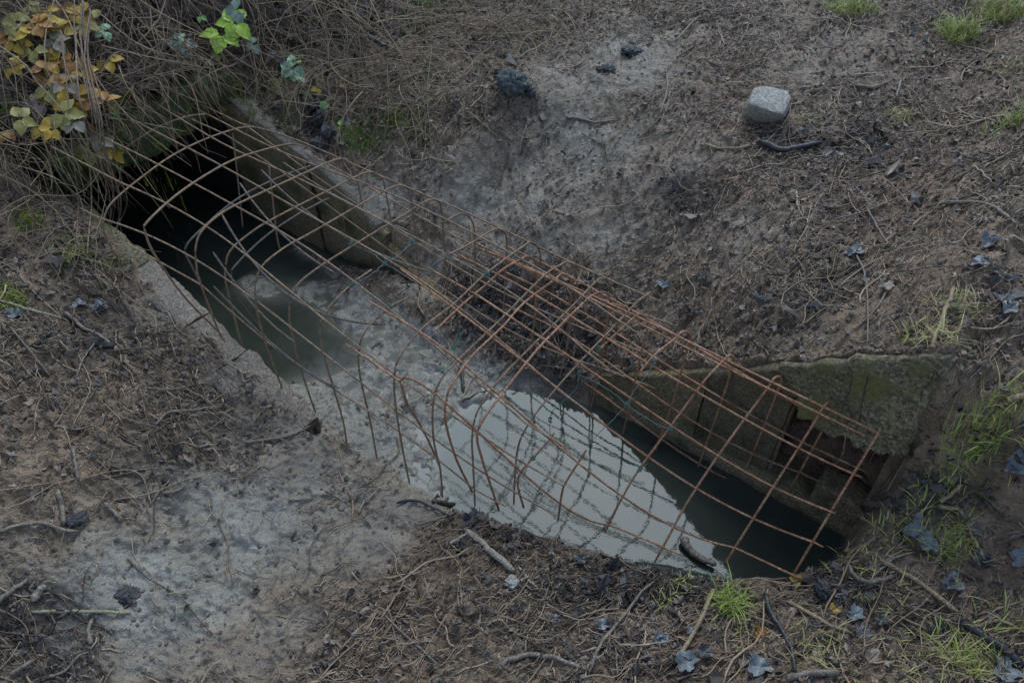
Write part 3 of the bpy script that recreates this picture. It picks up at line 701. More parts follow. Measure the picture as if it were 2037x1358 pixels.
rb, fb = sheet('steel_mesh', Bh, 'longest grey-brown steel mesh sheet, arched from the culvert mouth to mid channel', .0032, RUST['B'], .145, None, None, BZ)
ra, fa = sheet('steel_mesh', Ah, 'orange rusty steel mesh sheet arched over the right end, beside the mossy slab', .0035, RUST['A'], .145, None, None, AZ)
rc, fc = sheet('steel_mesh', Ch, 'small grey offcut of steel mesh lying under the long sheet near the culvert', .0035, RUST['C'], .145, None, None, 0)
def arc_at(P, crest, offs):
    Q = curve_pts(P, 600); U = np.stack(project(Q), -1); j = np.hypot(U[:, 0] - crest[0], U[:, 1] - crest[1]).argmin()
    L = np.concatenate([[0], np.cumsum(np.linalg.norm(np.diff(Q, axis=0), axis=1))]); L -= L[j]
    return [None if (a < L[0] or a > L[-1]) else np.array([np.interp(a, L, Q[:, c]) for c in range(3)]) for a in offs]
def long_bars(root, full, cr, offs, rad, mat, s_lo, s_hi, lift=.0045, deg=3):
    keys = sorted(k for k in full if k in cr); T = {i: arc_at(full[i][2], cr[i], [o[0] if isinstance(o, tuple) else o for o in offs]) for i in keys}
    for j, o in enumerate(offs):
        a, lo, hi = (o if isinstance(o, tuple) else (o, s_lo, s_hi))
        P = np.array([T[i][j] for i in keys if T[i][j] is not None])
        if len(P) < 3: continue
        sv = P @ Dv; dg = min(deg, len(P) - 1, 1 + len(P) // 3); c1 = np.polyfit(sv, P @ Nv, dg); c2 = np.polyfit(sv, P[:, 2], dg)
        lo = max(lo + rng.uniform(-.02, .02), sv.min() - .45); hi = min(hi + rng.uniform(-.02, .02), sv.max() + .22)
        S_ = np.linspace(lo, hi, 60)
        def ev(c): 
            mn, mx = sv.min(), sv.max(); x = np.clip(S_, mn, mx); y = np.polyval(c, x); dc = np.polyder(c)
            return y + (S_ - x) * np.clip(np.polyval(dc, x), -.12, .12)
        tv, zv = ev(c1), ev(c2); side = -1 if a > .1 else 1
        A = S_[:, None] * Dv + tv[:, None] * Nv; A[:, 2] = zv + (lift if a > -.05 else 0); A += Nv * (.004 if a < 0 else 0)
        A[:, 2] += .0035 * np.sin(S_ * 7 + j * 1.7); A += Nv * (.003 * np.sin(S_ * 5 + j * 2.3))[:, None]
        V, Fq = rod(A, rad, 6, 1, .08); obj('longitudinal_bar', mesh_np('longitudinal_bar', V, Fq, mat), root)
long_bars(rb, fb, CRB, [-.417, -.278, -.139, 0, .139, .278, .417, (.556, -2.72, -.6), (.695, -2.62, -.6), (.834, -2.36, -.62), (.965, -2.16, -.75)], .0031, RUST['B'], -2.78, -.60)
long_bars(ra, fa, CRA, [-.56, -.41, -.27, -.135, 0, (.02, -1.25, .0), .128, .25, .355, .485, .615], .0033, RUST['A'], -1.28, .05)
# the offcut's long bars run just under the long sheet
for j, (start, a) in enumerate([((553,339), .22), ((487,369), .36), ((418,401), .50), ((367,460), .64), ((372,535), .77), ((394,597), .90)]):
    P = [arc_at(fb[i][2], CRB[i], [a])[0] for i in [11, 10, 9, 8, 7, 6, 5]]; P = [q + np.array([0, 0, -.025]) for q in P if q is not None]
    if len(P) < 4: continue
    A = np.array(P); sv = A @ Dv; c1 = np.polyfit(sv, A @ Nv, 2); c2 = np.polyfit(sv, A[:, 2], 2)
    # start where the photo shows the cut end
    d = ray(*start); best = min(np.linspace(-2.5, -1.8, 200), key=lambda q: np.hypot(*(np.array(project(W(q, np.polyval(c1, q), np.polyval(c2, q)))) - start)))
    S_ = np.linspace(best, [-1.45, -1.25, -1.5, -1.2, -1.5, -1.35][j], 40); A = S_[:, None] * Dv + np.polyval(c1, S_)[:, None] * Nv; A[:, 2] = np.polyval(c2, S_)
    V, Fq = rod(A, .0034, 6, 1, .08); obj('longitudinal_bar', mesh_np('longitudinal_bar', V, Fq, RUST['C']), rc)

# surface of the arches, for wires tied to them
def arch_cloud(full, cr):
    ks = sorted((i for i in full if i in cr), key=lambda i: full[i][0]); out = []; oa = np.linspace(-.4, .95, 100)
    for a, b in zip(ks[:-1], ks[1:]):
        for p, q in zip(arc_at(full[a][2], cr[a], oa), arc_at(full[b][2], cr[b], oa)):
            if p is None or q is None: continue
            for f in np.linspace(0, 1, 12): out.append(p + (q - p) * f)
    return np.array(out)
CLOUD = {'B': arch_cloud(fb, CRB), 'A': arch_cloud(fa, CRA)}
CUV = {k: np.stack(project(c), -1) for k, c in CLOUD.items()}
def on_arch(u, v, sh):
    c = CLOUD[sh]; d = np.hypot(CUV[sh][:, 0] - u, CUV[sh][:, 1] - v); near = np.argsort(d)[:12]
    j = near[np.argmax(c[near, 2])]; dist = np.linalg.norm(c[j] - CAM); r = ray(u, v); r /= np.linalg.norm(r)
    return CAM + r * (dist - .006)
WIRE = M('green_plastic_wire'); WIRE.col((.035, .14, .10)); WIRE.rough(.4); WIRE = WIRE.m
WIREG = M('grey_green_wire'); WIREG.col((.13, .17, .14)); WIREG.rough(.45); WIREG = WIREG.m
wires = [
 ('B', [(699,487),(722,495),(745,507),(765,524),(790,538),(828,563)], WIREG, 'thin green wire tied from a brown wall crossing down to the broken wall end'),
 ('B', [(819,482),(803,498),(785,513),(765,524),(740,545),(712,562)], WIREG, 'green tie wire slanting left from the pale mud to a hoop at mid channel'),
 ('B', [(892,506),(860,528),(838,552),(828,563),(800,585),(785,600),(776,612)], WIREG, 'green wire bridging the gap in the cut hoop just past the broken wall end'),
 ('B', [(819,482),(850,487),(876,497),(891,511),(930,524),(968,545)], WIREG, 'long green wire running along the crest over the pale mud'),
 ('A', [(1191,696),(1165,722),(1152,745),(1150,765),(1135,785),(1112,805),(1098,818),(1094,838)], WIRE, 'green wire hanging from a cut orange hoop above the sky reflection'),
 ('A', [(1152,745),(1180,757),(1215,778),(1248,805),(1280,828),(1310,845),(1333,853)], WIREG, 'long thin green wire sagging across the brown block wall'),
 ('A', [(1301,722),(1283,750),(1262,775),(1250,800),(1228,825),(1195,858),(1175,880)], WIREG, 'green wire continuing a cut hoop down over the water'),
 ('B', [(914,672),(905,700),(893,728),(880,740)], WIRE, 'dark green wire end dangling over the grey mud'),
 ('A', [(1094,838),(1094,860),(1096,880),(1085,890)], WIREG, 'short green wire curl just above the bright water'),
]
for sh, px, mt, lab in wires:
    P = curve_pts([on_arch(u, v, sh) for u, v in px], 40); P += rng.normal(0, .0007, P.shape)
    parts = [rod(P, .0011, 6)]
    for e in (P[0], P[-1]):
        a = np.linspace(0, 2 * math.pi * 2.6, 30)
        L_ = np.stack([.0048 * np.cos(a), .0048 * np.sin(a) * .8, .008 * np.sin(a * .5 + 1) + .0004 * a], -1) + e
        parts.append(rod(L_, .0010, 6))
    V, Fq = merge(parts); o = obj('tie_wire', mesh_np('tie_wire', V, Fq, mt)); center(o); tag(o, lab, 'tie wire', 'green wires tying the mesh')
knots = [((697,487),'B','green knot of wire on the crossing in front of the brown wall block'), ((765,524),'B','green wire knot at the tip of the broken brown wall'), ((819,482),'B','green wire knot against the pale mud slope'),
         ((700,565),'B','green wire binding on the hoop above the small mud islands'), ((776,612),'B','grey wire knot where the hoop stops above the grey mud heap'), ((901,692),'B','wire knot below the densest overlap of bars'),
         ((969,545),'B','dark wire knot at the crest beside the heap of twigs'), ((1247,803),'A','bright green knot of wire on a leg of the cage before the brown block wall'), ((1333,853),'A','green wire knot at a crossing just above the wall footing'),
         ((1272,934),'A','green wire knot over the edge between bright and dark water'), ((1060,911),'A','rusty looped wire knot on the cut hoop over the bright water')]
for (q, sh, lab) in knots:
    c = on_arch(*q, sh); a = np.linspace(0, 2 * math.pi * 4, 50)
    P = np.stack([.0052 * np.cos(a) + .002 * np.sin(a * .31), .0052 * np.sin(a * 1.03), .0045 * np.sin(a * .77)], -1) + c
    P = np.concatenate([P, [P[-1] + np.array([.01, .004, .012]), P[-1] + np.array([.02, .012, .008])]])
    V, Fq = rod(P, .0010, 6); o = obj('wire_knot', mesh_np('wire_knot', V, Fq, WIRE)); center(o); tag(o, lab, 'wire knot', 'wire knots holding the mesh bars')

# ------------------------------------------------------------------ loose litter that nobody could count
TANG = [(150, 100, 260, 170, 1), (420, 90, 230, 130, 1), (330, 200, 160, 70, .9), (640, 130, 150, 130, .8), (760, 200, 100, 90, .7), (60, 330, 90, 60, .6), (40, 480, 90, 90, .5), (900, 80, 150, 70, .35), (200, 470, 60, 60, .3), (1050, 60, 100, 60, .3)]
def in_channel(s, t): return (t > .9) & (t < 1.66) & (s < .1)
def scatter(n, dens, box=(-60, 2100, -60, 1420), over_ok=False):
    """random ground points, weighted by dens(u,v,x,y)"""
    xs = rng.uniform(-3.1, 2.9, n * 5); ys = rng.uniform(.4, 4.7, n * 5)
    z = hz(xs, ys); u, v = project(np.stack([xs, ys, z], -1))
    ok = (u > box[0]) & (u < box[1]) & (v > box[2]) & (v < box[3])
    s, t = ST(xs, ys)
    if not over_ok: ok &= ~((s < -2.68) & (s > -2.8) & (t > .82) & (t < 1.70))
    ok &= (z > .008)
    p = np.clip(dens(u, v, xs, ys), 0, 1); ok &= rng.random(len(xs)) < p
    idx = np.nonzero(ok)[0][:n]
    return xs[idx], ys[idx], u[idx], v[idx]
def litter_density(u, v, x, y):
    wt_ = grid_at(wet, x, y); dk_ = grid_at(dark, x, y)
    return np.maximum(.44 + .45 * dk_ - .80 * wt_ + .65 * fbm(x, y, .22, 4, 2) - .45 * field(TANG, u, v), .015 + .10 * (fbm(x, y, .09, 2, 1) > .32))
def flow_angle(u, v):
    """main lie of the sticks on the ground (world angle)"""
    a = np.where((u > 1150) & (v < 760), math.radians(38), np.where(u < 520, math.radians(-25), np.where(v > 950, math.radians(20), math.radians(60))))
    return a
def lay(n, dens, lmin, lmax, rmin, rmax, k, mat, name, label, lift=(0, .006), bend=.25, spread=.9, sides=4, dk=.5, power=1.6, tilt=.1, box=(-60, 2100, -60, 1420), tintb=0.):
    x, y, u, v = scatter(n, dens, box); n = len(x)
    L = lmin + (lmax - lmin) * rng.random(n) ** power; r = rmin + (rmax - rmin) * rng.random(n) ** 2
    an = flow_angle(u, v) + rng.normal(0, spread, n)
    f = np.linspace(-.5, .5, k)[None]
    cx = bend * L * rng.normal(0, 1, n); w1 = rng.uniform(-1, 1, (n, 1)) * .06 * L[:, None]
    off = cx[:, None] * (f ** 2 - .08) * 2 + w1 * np.sin(f * 9 + rng.random((n, 1)) * 6)
    X = x[:, None] + np.cos(an)[:, None] * f * L[:, None] - np.sin(an)[:, None] * off
    Y = y[:, None] + np.sin(an)[:, None] * f * L[:, None] + np.cos(an)[:, None] * off
    Zt = hz(X, Y)
    # stiff: follow a straightened ground line
    zm = (Zt[:, :1] * (1 - (f + .5)) + Zt[:, -1:] * (f + .5)); Z = np.maximum(Zt * .6 + zm * .4, Zt - .002)
    Z = Z + r[:, None] * .5 + rng.uniform(lift[0], lift[1], (n, 1)) + tilt * L[:, None] * np.clip(rng.normal(0, .3, (n, 1)), -.2, 1) * (f + .5)
    s_, t_ = ST(X, Y); bad = (np.ptp(Zt, axis=1) > np.maximum(.6 * L, .03))
    sel = ~bad; X, Y, Z, r, u, v, n = X[sel], Y[sel], Z[sel], r[sel], u[sel], v[sel], sel.sum()
    R = r[:, None] * np.linspace(1.1, .6, k)[None]
    V, Fq = tubes(np.stack([X, Y, Z], -1), R, sides)
    d_ = grid_at(dark, X[:, 1], Y[:, 1])
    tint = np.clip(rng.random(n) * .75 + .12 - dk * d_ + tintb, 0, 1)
    me = mesh_np(name, V, Fq, mat, sides > 3, dict(tint=tubes_attr(tint, k, sides)))
    o = obj(name, me); tag(o, label, name.replace('_', ' '), kind='stuff'); return o
lay(46000, litter_density, .010, .060, .0006, .0026, 4, LITTER, 'twig_litter', 'short muddy bits of twig and root strewn over the ground round the channel', lift=(0, .011), sides=4, power=1.8, bend=.14, spread=.75)
lay(7500, lambda u, v, x, y: litter_density(u, v, x, y) * .9, .06, .22, .0006, .0018, 7, LITTER, 'fine_stem_litter', 'long thin muddy stems lying in all directions over the ground', lift=(0, .012), sides=4, power=2.2, bend=.15, tilt=.06, spread=.6)
lay(1500, lambda u, v, x, y: litter_density(u, v, x, y) + .1, .10, .34, .0016, .0035, 9, LITTER, 'stick_litter', 'thicker muddy sticks scattered in the litter', lift=(0, .010), sides=4, power=1.6, bend=.12, tilt=.05)
# flakes of rotten leaf
def flakes(n, dens, smin, smax, mat, name, label, tintb=0.):
    x, y, u, v = scatter(n, dens); n = len(x); S = smin + (smax - smin) * rng.random(n) ** 2.5
    a = rng.random(n) * 6.283; z = hz(x, y)
    base = np.array([(-1, -.35, .10), (-.25, -.62, -.05), (.5, -.5, .12), (1, 0, .22), (.45, .55, .02), (-.3, .6, .15), (-.95, .3, -.02), (0, 0, .16)])
    B = base[None] * S[:, None, None] * .5 * (1 + rng.normal(0, .22, (n, 8, 3)))
    B[..., 2] += rng.normal(0, .10, (n, 8)) * S[:, None]
    tx = rng.normal(0, .35, n); ty = rng.normal(0, .35, n)
    X = B[..., 0] * np.cos(a)[:, None] - B[..., 1] * np.sin(a)[:, None]; Y = B[..., 0] * np.sin(a)[:, None] + B[..., 1] * np.cos(a)[:, None]
    Z = B[..., 2] + X * tx[:, None] + Y * ty[:, None] + z[:, None] + S[:, None] * .14
    V = np.stack([X + x[:, None], Y + y[:, None], Z], -1).reshape(-1, 3)
    q = np.array([[0, 1, 7, 6], [1, 2, 3, 7], [7, 3, 4, 5], [6, 7, 5, 5]])
    q = np.array([[0, 1, 7, 6], [1, 2, 3, 7], [7, 3, 4, 5]])
    Fq = (q[None] + 8 * np.arange(n)[:, None, None]).reshape(-1, 4)
    tint = np.clip(rng.random(n) * .8 + .05 - .4 * grid_at(dark, x, y) + tintb, 0, 1)
    me = mesh_np(name, V, Fq, mat, False, dict(tint=np.repeat(tint, 8))); o = obj(name, me); tag(o, label, name.replace('_', ' '), kind='stuff')
flakes(42000, lambda u, v, x, y: litter_density(u, v, x, y) * 1.1, .005, .030, FLAKE, 'leaf_litter', 'small muddy flakes of rotten leaf pressed into the ground')

flakes(2600, lambda u, v, x, y: .9 * grid_at(dark, x, y) - .5 * grid_at(wet, x, y) + .7 * field(TANG, u, v), .025, .070, FLAKE, 'rotten_leaves', 'larger dark rotten leaves matted into the dark patches of litter', -.12)
def crumbs(n, smin, smax):
    x, y, u, v = scatter(n, lambda u, v, x, y: (.35 + .5 * (fbm(x, y, .12, 2, 3) > 0)) * (1 - .88 * grid_at(wet, x, y))); n = len(x); S = smin + (smax - smin) * rng.random(n) ** 3
    D8 = np.array([(1, 0, 0), (0, 1, 0), (-1, 0, 0), (0, -1, 0), (.7, .7, .5), (-.6, .7, .6), (-.7, -.6, .5), (.6, -.7, .6)])
    B = D8[None] * (1 + rng.normal(0, .22, (n, 8, 3))) * S[:, None, None] * .5; B[..., 2] *= .9
    V = B + np.stack([x, y, hz(x, y) + S * .05], -1)[:, None]
    q = np.array([[0, 1, 5, 4], [1, 2, 6, 5], [2, 3, 7, 6], [3, 0, 4, 7], [4, 5, 6, 7]])
    Fq = (q[None] + 8 * np.arange(n)[:, None, None]).reshape(-1, 4)
    tint = np.clip(.30 + .25 * rng.random(n) - .3 * grid_at(dark, x, y), 0, 1)
    o = obj('mud_crumbs', mesh_np('mud_crumbs', V.reshape(-1, 3), Fq, FLAKE, False, dict(tint=np.repeat(tint, 8)))); tag(o, 'crumbs and small clods of mud all over the ground', 'mud crumbs', kind='stuff')
crumbs(26000, .003, .016)

# dry straw and bramble tangle on the bank above the culvert
def tangle_strands(n, k, name, label, mat, lmin, lmax, rmin, rmax, lift, tb):
    xs, ys, u, v = scatter(n, lambda u, v, x, y: field(TANG, u, v), (-250, 1200, -300, 620), True); n = len(xs)
    L = rng.uniform(lmin, lmax, n); hd = rng.normal(0, .8, n) + math.atan2(-.6, .8)   # mostly down the bank
    f = np.linspace(0, 1, k)[None]
    cur = rng.normal(0, .55, (n, 1)); A = hd[:, None] + cur * (f - .3) * 2 + .35 * np.sin(f * 7 + rng.random((n, 1)) * 6)
    dx = np.cumsum(np.cos(A), 1) / k * L[:, None]; dy = np.cumsum(np.sin(A), 1) / k * L[:, None]
    X = xs[:, None] + dx - dx.mean(1, keepdims=True); Y = ys[:, None] + dy - dy.mean(1, keepdims=True)
    s_, t_ = ST(X, Y); Zg = hz(X, Y); Zg = np.where((s_ < -2.67) & (s_ > -2.95) & (t_ > .84) & (t_ < 1.70), np.maximum(Zg, .655 + .07 * (t_ - 1.2)), Zg)
    over = (s_ > -2.67) & (t_ > .86) & (t_ < 1.68)
    Z = np.where(over, np.maximum(Zg, .655 - .9 * (s_ + 2.67)), Zg)
    arch = rng.random((n, 1)) * lift
    Z = Z + .004 + arch * np.sin(np.clip(f * 1.1, 0, 1) * math.pi) ** .8 + rng.uniform(0, lift * .35, (n, 1))
    for _ in range(3): Z[:, 1:-1] = .5 * Z[:, 1:-1] + .25 * (Z[:, :-2] + Z[:, 2:])
    keep_ = ~(over.mean(1) > .45); X, Y, Z = X[keep_], Y[keep_], Z[keep_]; n = len(X)
    r = rng.uniform(rmin, rmax, n)
    V, Fq = tubes(np.stack([X, Y, Z], -1), r[:, None] * np.linspace(1.1, .5, k)[None], 4)
    o = obj(name, mesh_np(name, V, Fq, mat, True, dict(tint=tubes_attr(np.clip(rng.random(n) * .8 + tb, 0, 1), k, 4))))
    tag(o, label, name.replace('_', ' '), kind='stuff')
tangle_strands(3600, 10, 'dry_straw', 'tangle of dry tan straw and dead stems hanging down the bank above the culvert', STRAW, .14, .55, .0009, .0024, .09, .12)
tangle_strands(900, 14, 'dead_bramble_canes', 'mass of dead bramble canes draped over the top left bank', STRAW, .35, .9, .0013, .0030, .13, 0.)

n_h = 130; t0_ = rng.uniform(.72, 1.72, n_h); Lh = rng.uniform(.10, .32, n_h) * (1 + .5 * (t0_ < 1.0)); f = np.linspace(0, 1, 10)[None]
sS = -2.86 + rng.uniform(0, .1, n_h)[:, None] + f * (.10 + Lh[:, None] * .55) ; tS = t0_[:, None] + rng.normal(0, .10, (n_h, 1)) * f + .02 * np.sin(f * 8 + rng.random((n_h, 1)) * 6)
zS = .70 + .07 * (t0_[:, None] - 1.2) + .05 * rng.random((n_h, 1)) + .06 * np.sin(f * 3.1) * rng.random((n_h, 1)) - (np.clip(f - .35, 0, 1) ** 1.5) * Lh[:, None] * 1.3
P_ = sS[..., None] * Dv + tS[..., None] * Nv; P_[..., 2] = zS
V, Fq = tubes(P_, rng.uniform(.0007, .0018, n_h)[:, None] * np.linspace(1.1, .5, 10)[None], 4)
o = obj('hanging_stems', mesh_np('hanging_stems', V, Fq, STRAW, True, dict(tint=tubes_attr(np.clip(rng.random(n_h) * .8 + .1, 0, 1), 10, 4)))); tag(o, 'fringe of dead stems hanging over the mossy lintel of the culvert', 'dead stems', kind='stuff')

# moss
def blades(px, py, n, spread, hmin, hmax, wmin, wmax, lean, k=5, tb=0., off=0.):
    c = hit(px, py); out_x = c[0] + np.clip(rng.normal(0, 1, n), -1.7, 1.7) * spread; out_y = c[1] + np.clip(rng.normal(0, 1, n), -1.7, 1.7) * spread; z = hz(out_x, out_y)
    hgt = rng.uniform(hmin, hmax, n); an = rng.random(n) * 6.283; le = rng.uniform(.3, 1.3, n) * lean
    f = np.linspace(0, 1, k)[None]
    X = out_x[:, None] + np.cos(an)[:, None] * (f ** 1.6) * hgt[:, None] * le[:, None]; Y = out_y[:, None] + np.sin(an)[:, None] * (f ** 1.6) * hgt[:, None] * le[:, None]
    Z = z[:, None] - .003 + hgt[:, None] * (f - .38 * le[:, None] * f ** 2.2)
    Z = np.maximum(Z, hz(X, Y) + .003)
    wd = rng.uniform(wmin, wmax, n)[:, None] * (1 - f ** 2 * .92)
    sx = -np.sin(an + rng.normal(0, .5, n))[:, None] * wd; sy = np.cos(an)[:, None] * wd
    A = np.stack([X + sx, Y + sy, Z], -1); B = np.stack([X - sx, Y - sy, Z + wd * .4], -1)
    V = np.stack([A, B], 2).reshape(-1, 3); I = np.arange(n * k * 2).reshape(n, k, 2)
    Fq = np.stack([I[:, :-1, 0], I[:, :-1, 1], I[:, 1:, 1], I[:, 1:, 0]], -1).reshape(-1, 4)
    tint = np.repeat(np.clip(rng.random(n) * .75 + .12 + tb + .5 * (rng.random(n) < .12), 0, 1), k * 2)
    return c, V, Fq, tint
mparts = []; mt = []
for (a, b, ra_, rb_, m_) in MOSS:
    nn = int(700 * m_)
    for q in range(5):
        c, V, Fq, tt = blades(a + rng.normal(0, ra_ * .4), b + rng.normal(0, rb_ * .4), nn // 5, .02, .004, .012, .0008, .0016, .6, 3, .0)
        mparts.append((V, Fq)); mt.append(tt)
def wall_moss(n, s0, t0, t1, z0, z1):
    tt_ = rng.uniform(t0, t1, n); zz = rng.uniform(z0, z1, n); msk = fbm(tt_, zz, .09, 3, 2) > -.05; tt_, zz = tt_[msk], zz[msk]; n = len(tt_)
    ss = s0 + rng.uniform(-.004, .012, n); f = np.linspace(0, 1, 3)[None]; L = rng.uniform(.006, .016, n)[:, None]
    ds = rng.uniform(.3, 1, (n, 1)) * f * L; dz = (rng.uniform(-.6, .9, (n, 1)) * f - .3 * f * f) * L; dt_ = rng.normal(0, .5, (n, 1)) * f * L
    wd = .0011 * (1 - f * .8) * np.ones((n, 1))
    def mk(sgn):
        P = (ss[:, None] + ds)[..., None] * Dv + (tt_[:, None] + dt_ + sgn * wd)[..., None] * Nv; P[..., 2] = zz[:, None] + dz; return P
    V = np.stack([mk(1), mk(-1)], 2).reshape(-1, 3); I = np.arange(n * 6).reshape(n, 3, 2)
    Fq = np.stack([I[:, :-1, 0], I[:, :-1, 1], I[:, 1:, 1], I[:, 1:, 0]], -1).reshape(-1, 4)
    return V, Fq, np.repeat(np.clip(rng.random(n) * .75, 0, 1), 6)
for a_m in [(5200, -2.69, .88, 1.30, .515, .66), (3200, -2.69, 1.30, 1.66, .53, .69), (3600, -2.70, .74, .89, .12, .56)]:
    V, Fq, tt = wall_moss(*a_m); mparts.append((V, Fq)); mt.append(tt)
def top_moss(n, s0, s1, t0, t1, zf):
    ss = rng.uniform(s0, s1, n); tt_ = rng.uniform(t0, t1, n); msk = fbm(ss, tt_, .09, 3, 1) > -.15 + .6 * (ss - s0) / (s1 - s0) ; ss, tt_ = ss[msk], tt_[msk]; n = len(ss)
    f = np.linspace(0, 1, 3)[None]; L = rng.uniform(.004, .011, (n, 1)); a1 = rng.normal(0, .5, (n, 1)) * f * L; a2 = rng.normal(0, .5, (n, 1)) * f * L; wd = .0011 * (1 - f * .8) * np.ones((n, 1))
    def mk(sgn):
        P = (ss[:, None] + a1)[..., None] * Dv + (tt_[:, None] + a2 + sgn * wd)[..., None] * Nv; P[..., 2] = zf(ss)[:, None] + f * L - .001; return P
    V = np.stack([mk(1), mk(-1)], 2).reshape(-1, 3); I = np.arange(n * 6).reshape(n, 3, 2)
    return V, np.stack([I[:, :-1, 0], I[:, :-1, 1], I[:, 1:, 1], I[:, 1:, 0]], -1).reshape(-1, 4), np.repeat(np.clip(rng.random(n) * .8, 0, 1), 6)
V, Fq, tt = top_moss(9000, -2.80, -2.30, 1.632, 1.81, lambda q: rtop(q) + .016); mparts.append((V, Fq)); mt.append(tt)
V, Fq = merge(mparts); o = obj('moss', mesh_np('moss', V, Fq, MOSSM, True, dict(tint=np.concatenate(mt)))); tag(o, 'low cushions of green moss on the bank and stones', 'moss', kind='stuff')
for (a, b, lab, bright) in [((62), (432), 'bright yellow-green moss cushion at the left edge beside the culvert bank', .35), ((148), (507), 'bright green moss cushion left of the wall coping, below the hanging canes', .35), ((35), (218), 'green moss clump in the dark at the far left under the yellow leaves', .1), ((20), (592), 'dull green moss cushion at the left edge above the bluish dead leaf', .1), (790, 238, 'dark green moss mound on the bank above the pale mud slope', -.05)]:
    c, V, Fq, tt = blades(a, b, 900, .022, .006, .018, .0008, .0015, .7, 3, bright)
    o = obj('moss_cushion', mesh_np('moss_cushion', V, Fq, MOSSM, True, dict(tint=tt))); center(o); tag(o, lab, 'moss cushion', 'moss cushions on the banks')

# ------------------------------------------------------------------ grass tufts, each its own thing
GR = 'grass tufts round the channel'
for (u, v, n, sp, h, tb, lab) in [
  (1500,1130,110,.018,.10,.0,'bright green grass tuft leaning over the near corner of the water'),
  (1450,1200,70,.020,.09,-.1,'small bright green grass tuft just below the pale curved stick at bottom right'),
  (1935,895,70,.035,.11,.0,'large bright green grass tuft right of the mossy slab end'),
  (1850,985,60,.035,.08,.25,'yellowish grass tuft below the slab, right of the cage end'),
  (1780,1065,80,.03,.08,.25,'thin yellow-green grass tuft beside the bluish curled leaf'),
  (1880,1085,60,.025,.07,.1,'low green grass tuft right of the bluish curled leaf'),
  (1845,675,130,.032,.10,.38,'yellow grass tuft hanging over the top edge of the mossy slab'),
  (1900,610,70,.03,.09,.3,'sparse olive grass tuft above the mossy slab beside an upright stalk'),
  (1905,70,170,.045,.12,-.05,'bright green grass tuft near the top right corner'),
  (1985,35,190,.06,.12,.15,'wide yellow-green grass patch in the top right corner'),
  (1690,18,170,.05,.10,.1,'pale green grass tuft at the top edge right of centre'),
  (1780,235,90,.03,.10,.35,'dry yellow grass tuft right of the pale stone'),
  (2015,140,80,.05,.09,.35,'faint dry grass tuft at the right edge below the corner grass'),
  (2025,240,70,.035,.09,-.05,'dark green grass tuft at the right edge level with the pale stone'),
  (1620,1290,110,.04,.08,.35,'yellow-green grass tuft at the bottom edge among wet leaves'),
  (1910,1300,80,.035,.08,.2,'green grass tuft near the bottom right corner beside a dark log'),
  (2010,1230,90,.05,.09,.3,'pale green grass tuft on the right edge near the bottom'),
  (1325,1195,40,.018,.06,.35,'tiny yellow grass tuft in dark litter below the water'),
  (1360,1165,20,.015,.05,.1,'tiny green grass tuft at the water edge beside the curved stick'),
  (1760,1215,60,.04,.08,.4,'yellowed grass tuft between the two long sticks at bottom right'),
  (1820,1320,60,.04,.08,.35,'straw coloured grass tuft at the bottom edge, right part'),
  (1860,270,40,.03,.06,.3,'short sparse grass tuft beside the dark twig pile'),
  (1470,1265,40,.03,.06,.45,'withered grass tuft left of the dark branch at the bottom'),
  (1695,1110,90,.035,.07,.42,'withered grass tuft between the cage end and the bluish leaf'),
  (1600,245,30,.02,.05,.5,'withered grass wisp below the pale stone'),
  (560,175,50,.02,.07,.35,'thin grass tuft on the bank above the right wing wall'),
  (470,180,40,.015,.07,.1,'thin green grass tuft at the top corner of the right wing wall')]:
    if tb > .2: n = n // 2 + 8; h *= .8
    else: n = int(n * 1.9)
    h *= .70
    c, V, Fq, tt = blades(u, v, n, sp, h * .5, h * 1.25, .0009, .0022, .9, 6, tb)
    c2, V2, F2, t2 = blades(u, v, n // 2, sp * 1.1, h * .4, h, .0006, .0014, 1.3, 6, tb + .35)
    V, Fq = merge([(V, Fq), (V2, F2)])
    o = obj('grass_tuft', mesh_np('grass_tuft', V, Fq, GRASSM, True, dict(tint=np.concatenate([tt, t2])))); center(o); tag(o, lab, 'grass', GR)

# ------------------------------------------------------------------ sticks, traced one by one
SG = 'sticks lying round the channel'
def stick(px, r, mat, lab, lift=0., taper=.6, name='stick', off=None, sub=None, curve=14, ends=None):
    if off is None:
        # lie on the ground: stiff line kept just above it
        C = np.array([hit(u, v) for u, v in px]); P = curve_pts(C, curve)
        g_ = hz(P[:, 0], P[:, 1]); P[:, 2] = np.maximum(g_ + r * .7 + .004, P[:, 2] + r * .7 + .004 + lift)
        for _ in range(3): P[1:-1, 2] = .4 * P[1:-1, 2] + .3 * (P[:-2, 2] + P[2:, 2])
        P[:, 2] += lift
    else: P = curve_pts([hit(u, v, 0, o_) for (u, v), o_ in zip(px, off)], curve * 2)
    P[1:-1] += rng.normal(0, r * .18, P[1:-1].shape)
    parts = [rod(P, r, 8 if r > .003 else 6, taper, .22)]
    for i, (ang, ln) in enumerate(sub or []):
        b = P[int(len(P) * (.35 + .3 * i)) % len(P)]; d = P[-1] - P[0]; d /= np.linalg.norm(d)
        e = b + (d * math.cos(ang) + np.cross(d, [0, 0, 1]) * math.sin(ang)) * ln + np.array([0, 0, .004])
        e[2] = max(e[2], float(hz(e[0], e[1])) + .002)
        parts.append(rod(curve_pts([b, (b + e) / 2 + rng.normal(0, .002, 3), e], 8), r * .6, 6, .5, .2))
    V, Fq = merge(parts); o = obj(name, mesh_np(name, V, Fq, WOODS[mat])); center(o); tag(o, lab, name.replace('_', ' '), SG if name == 'stick' else None); return o
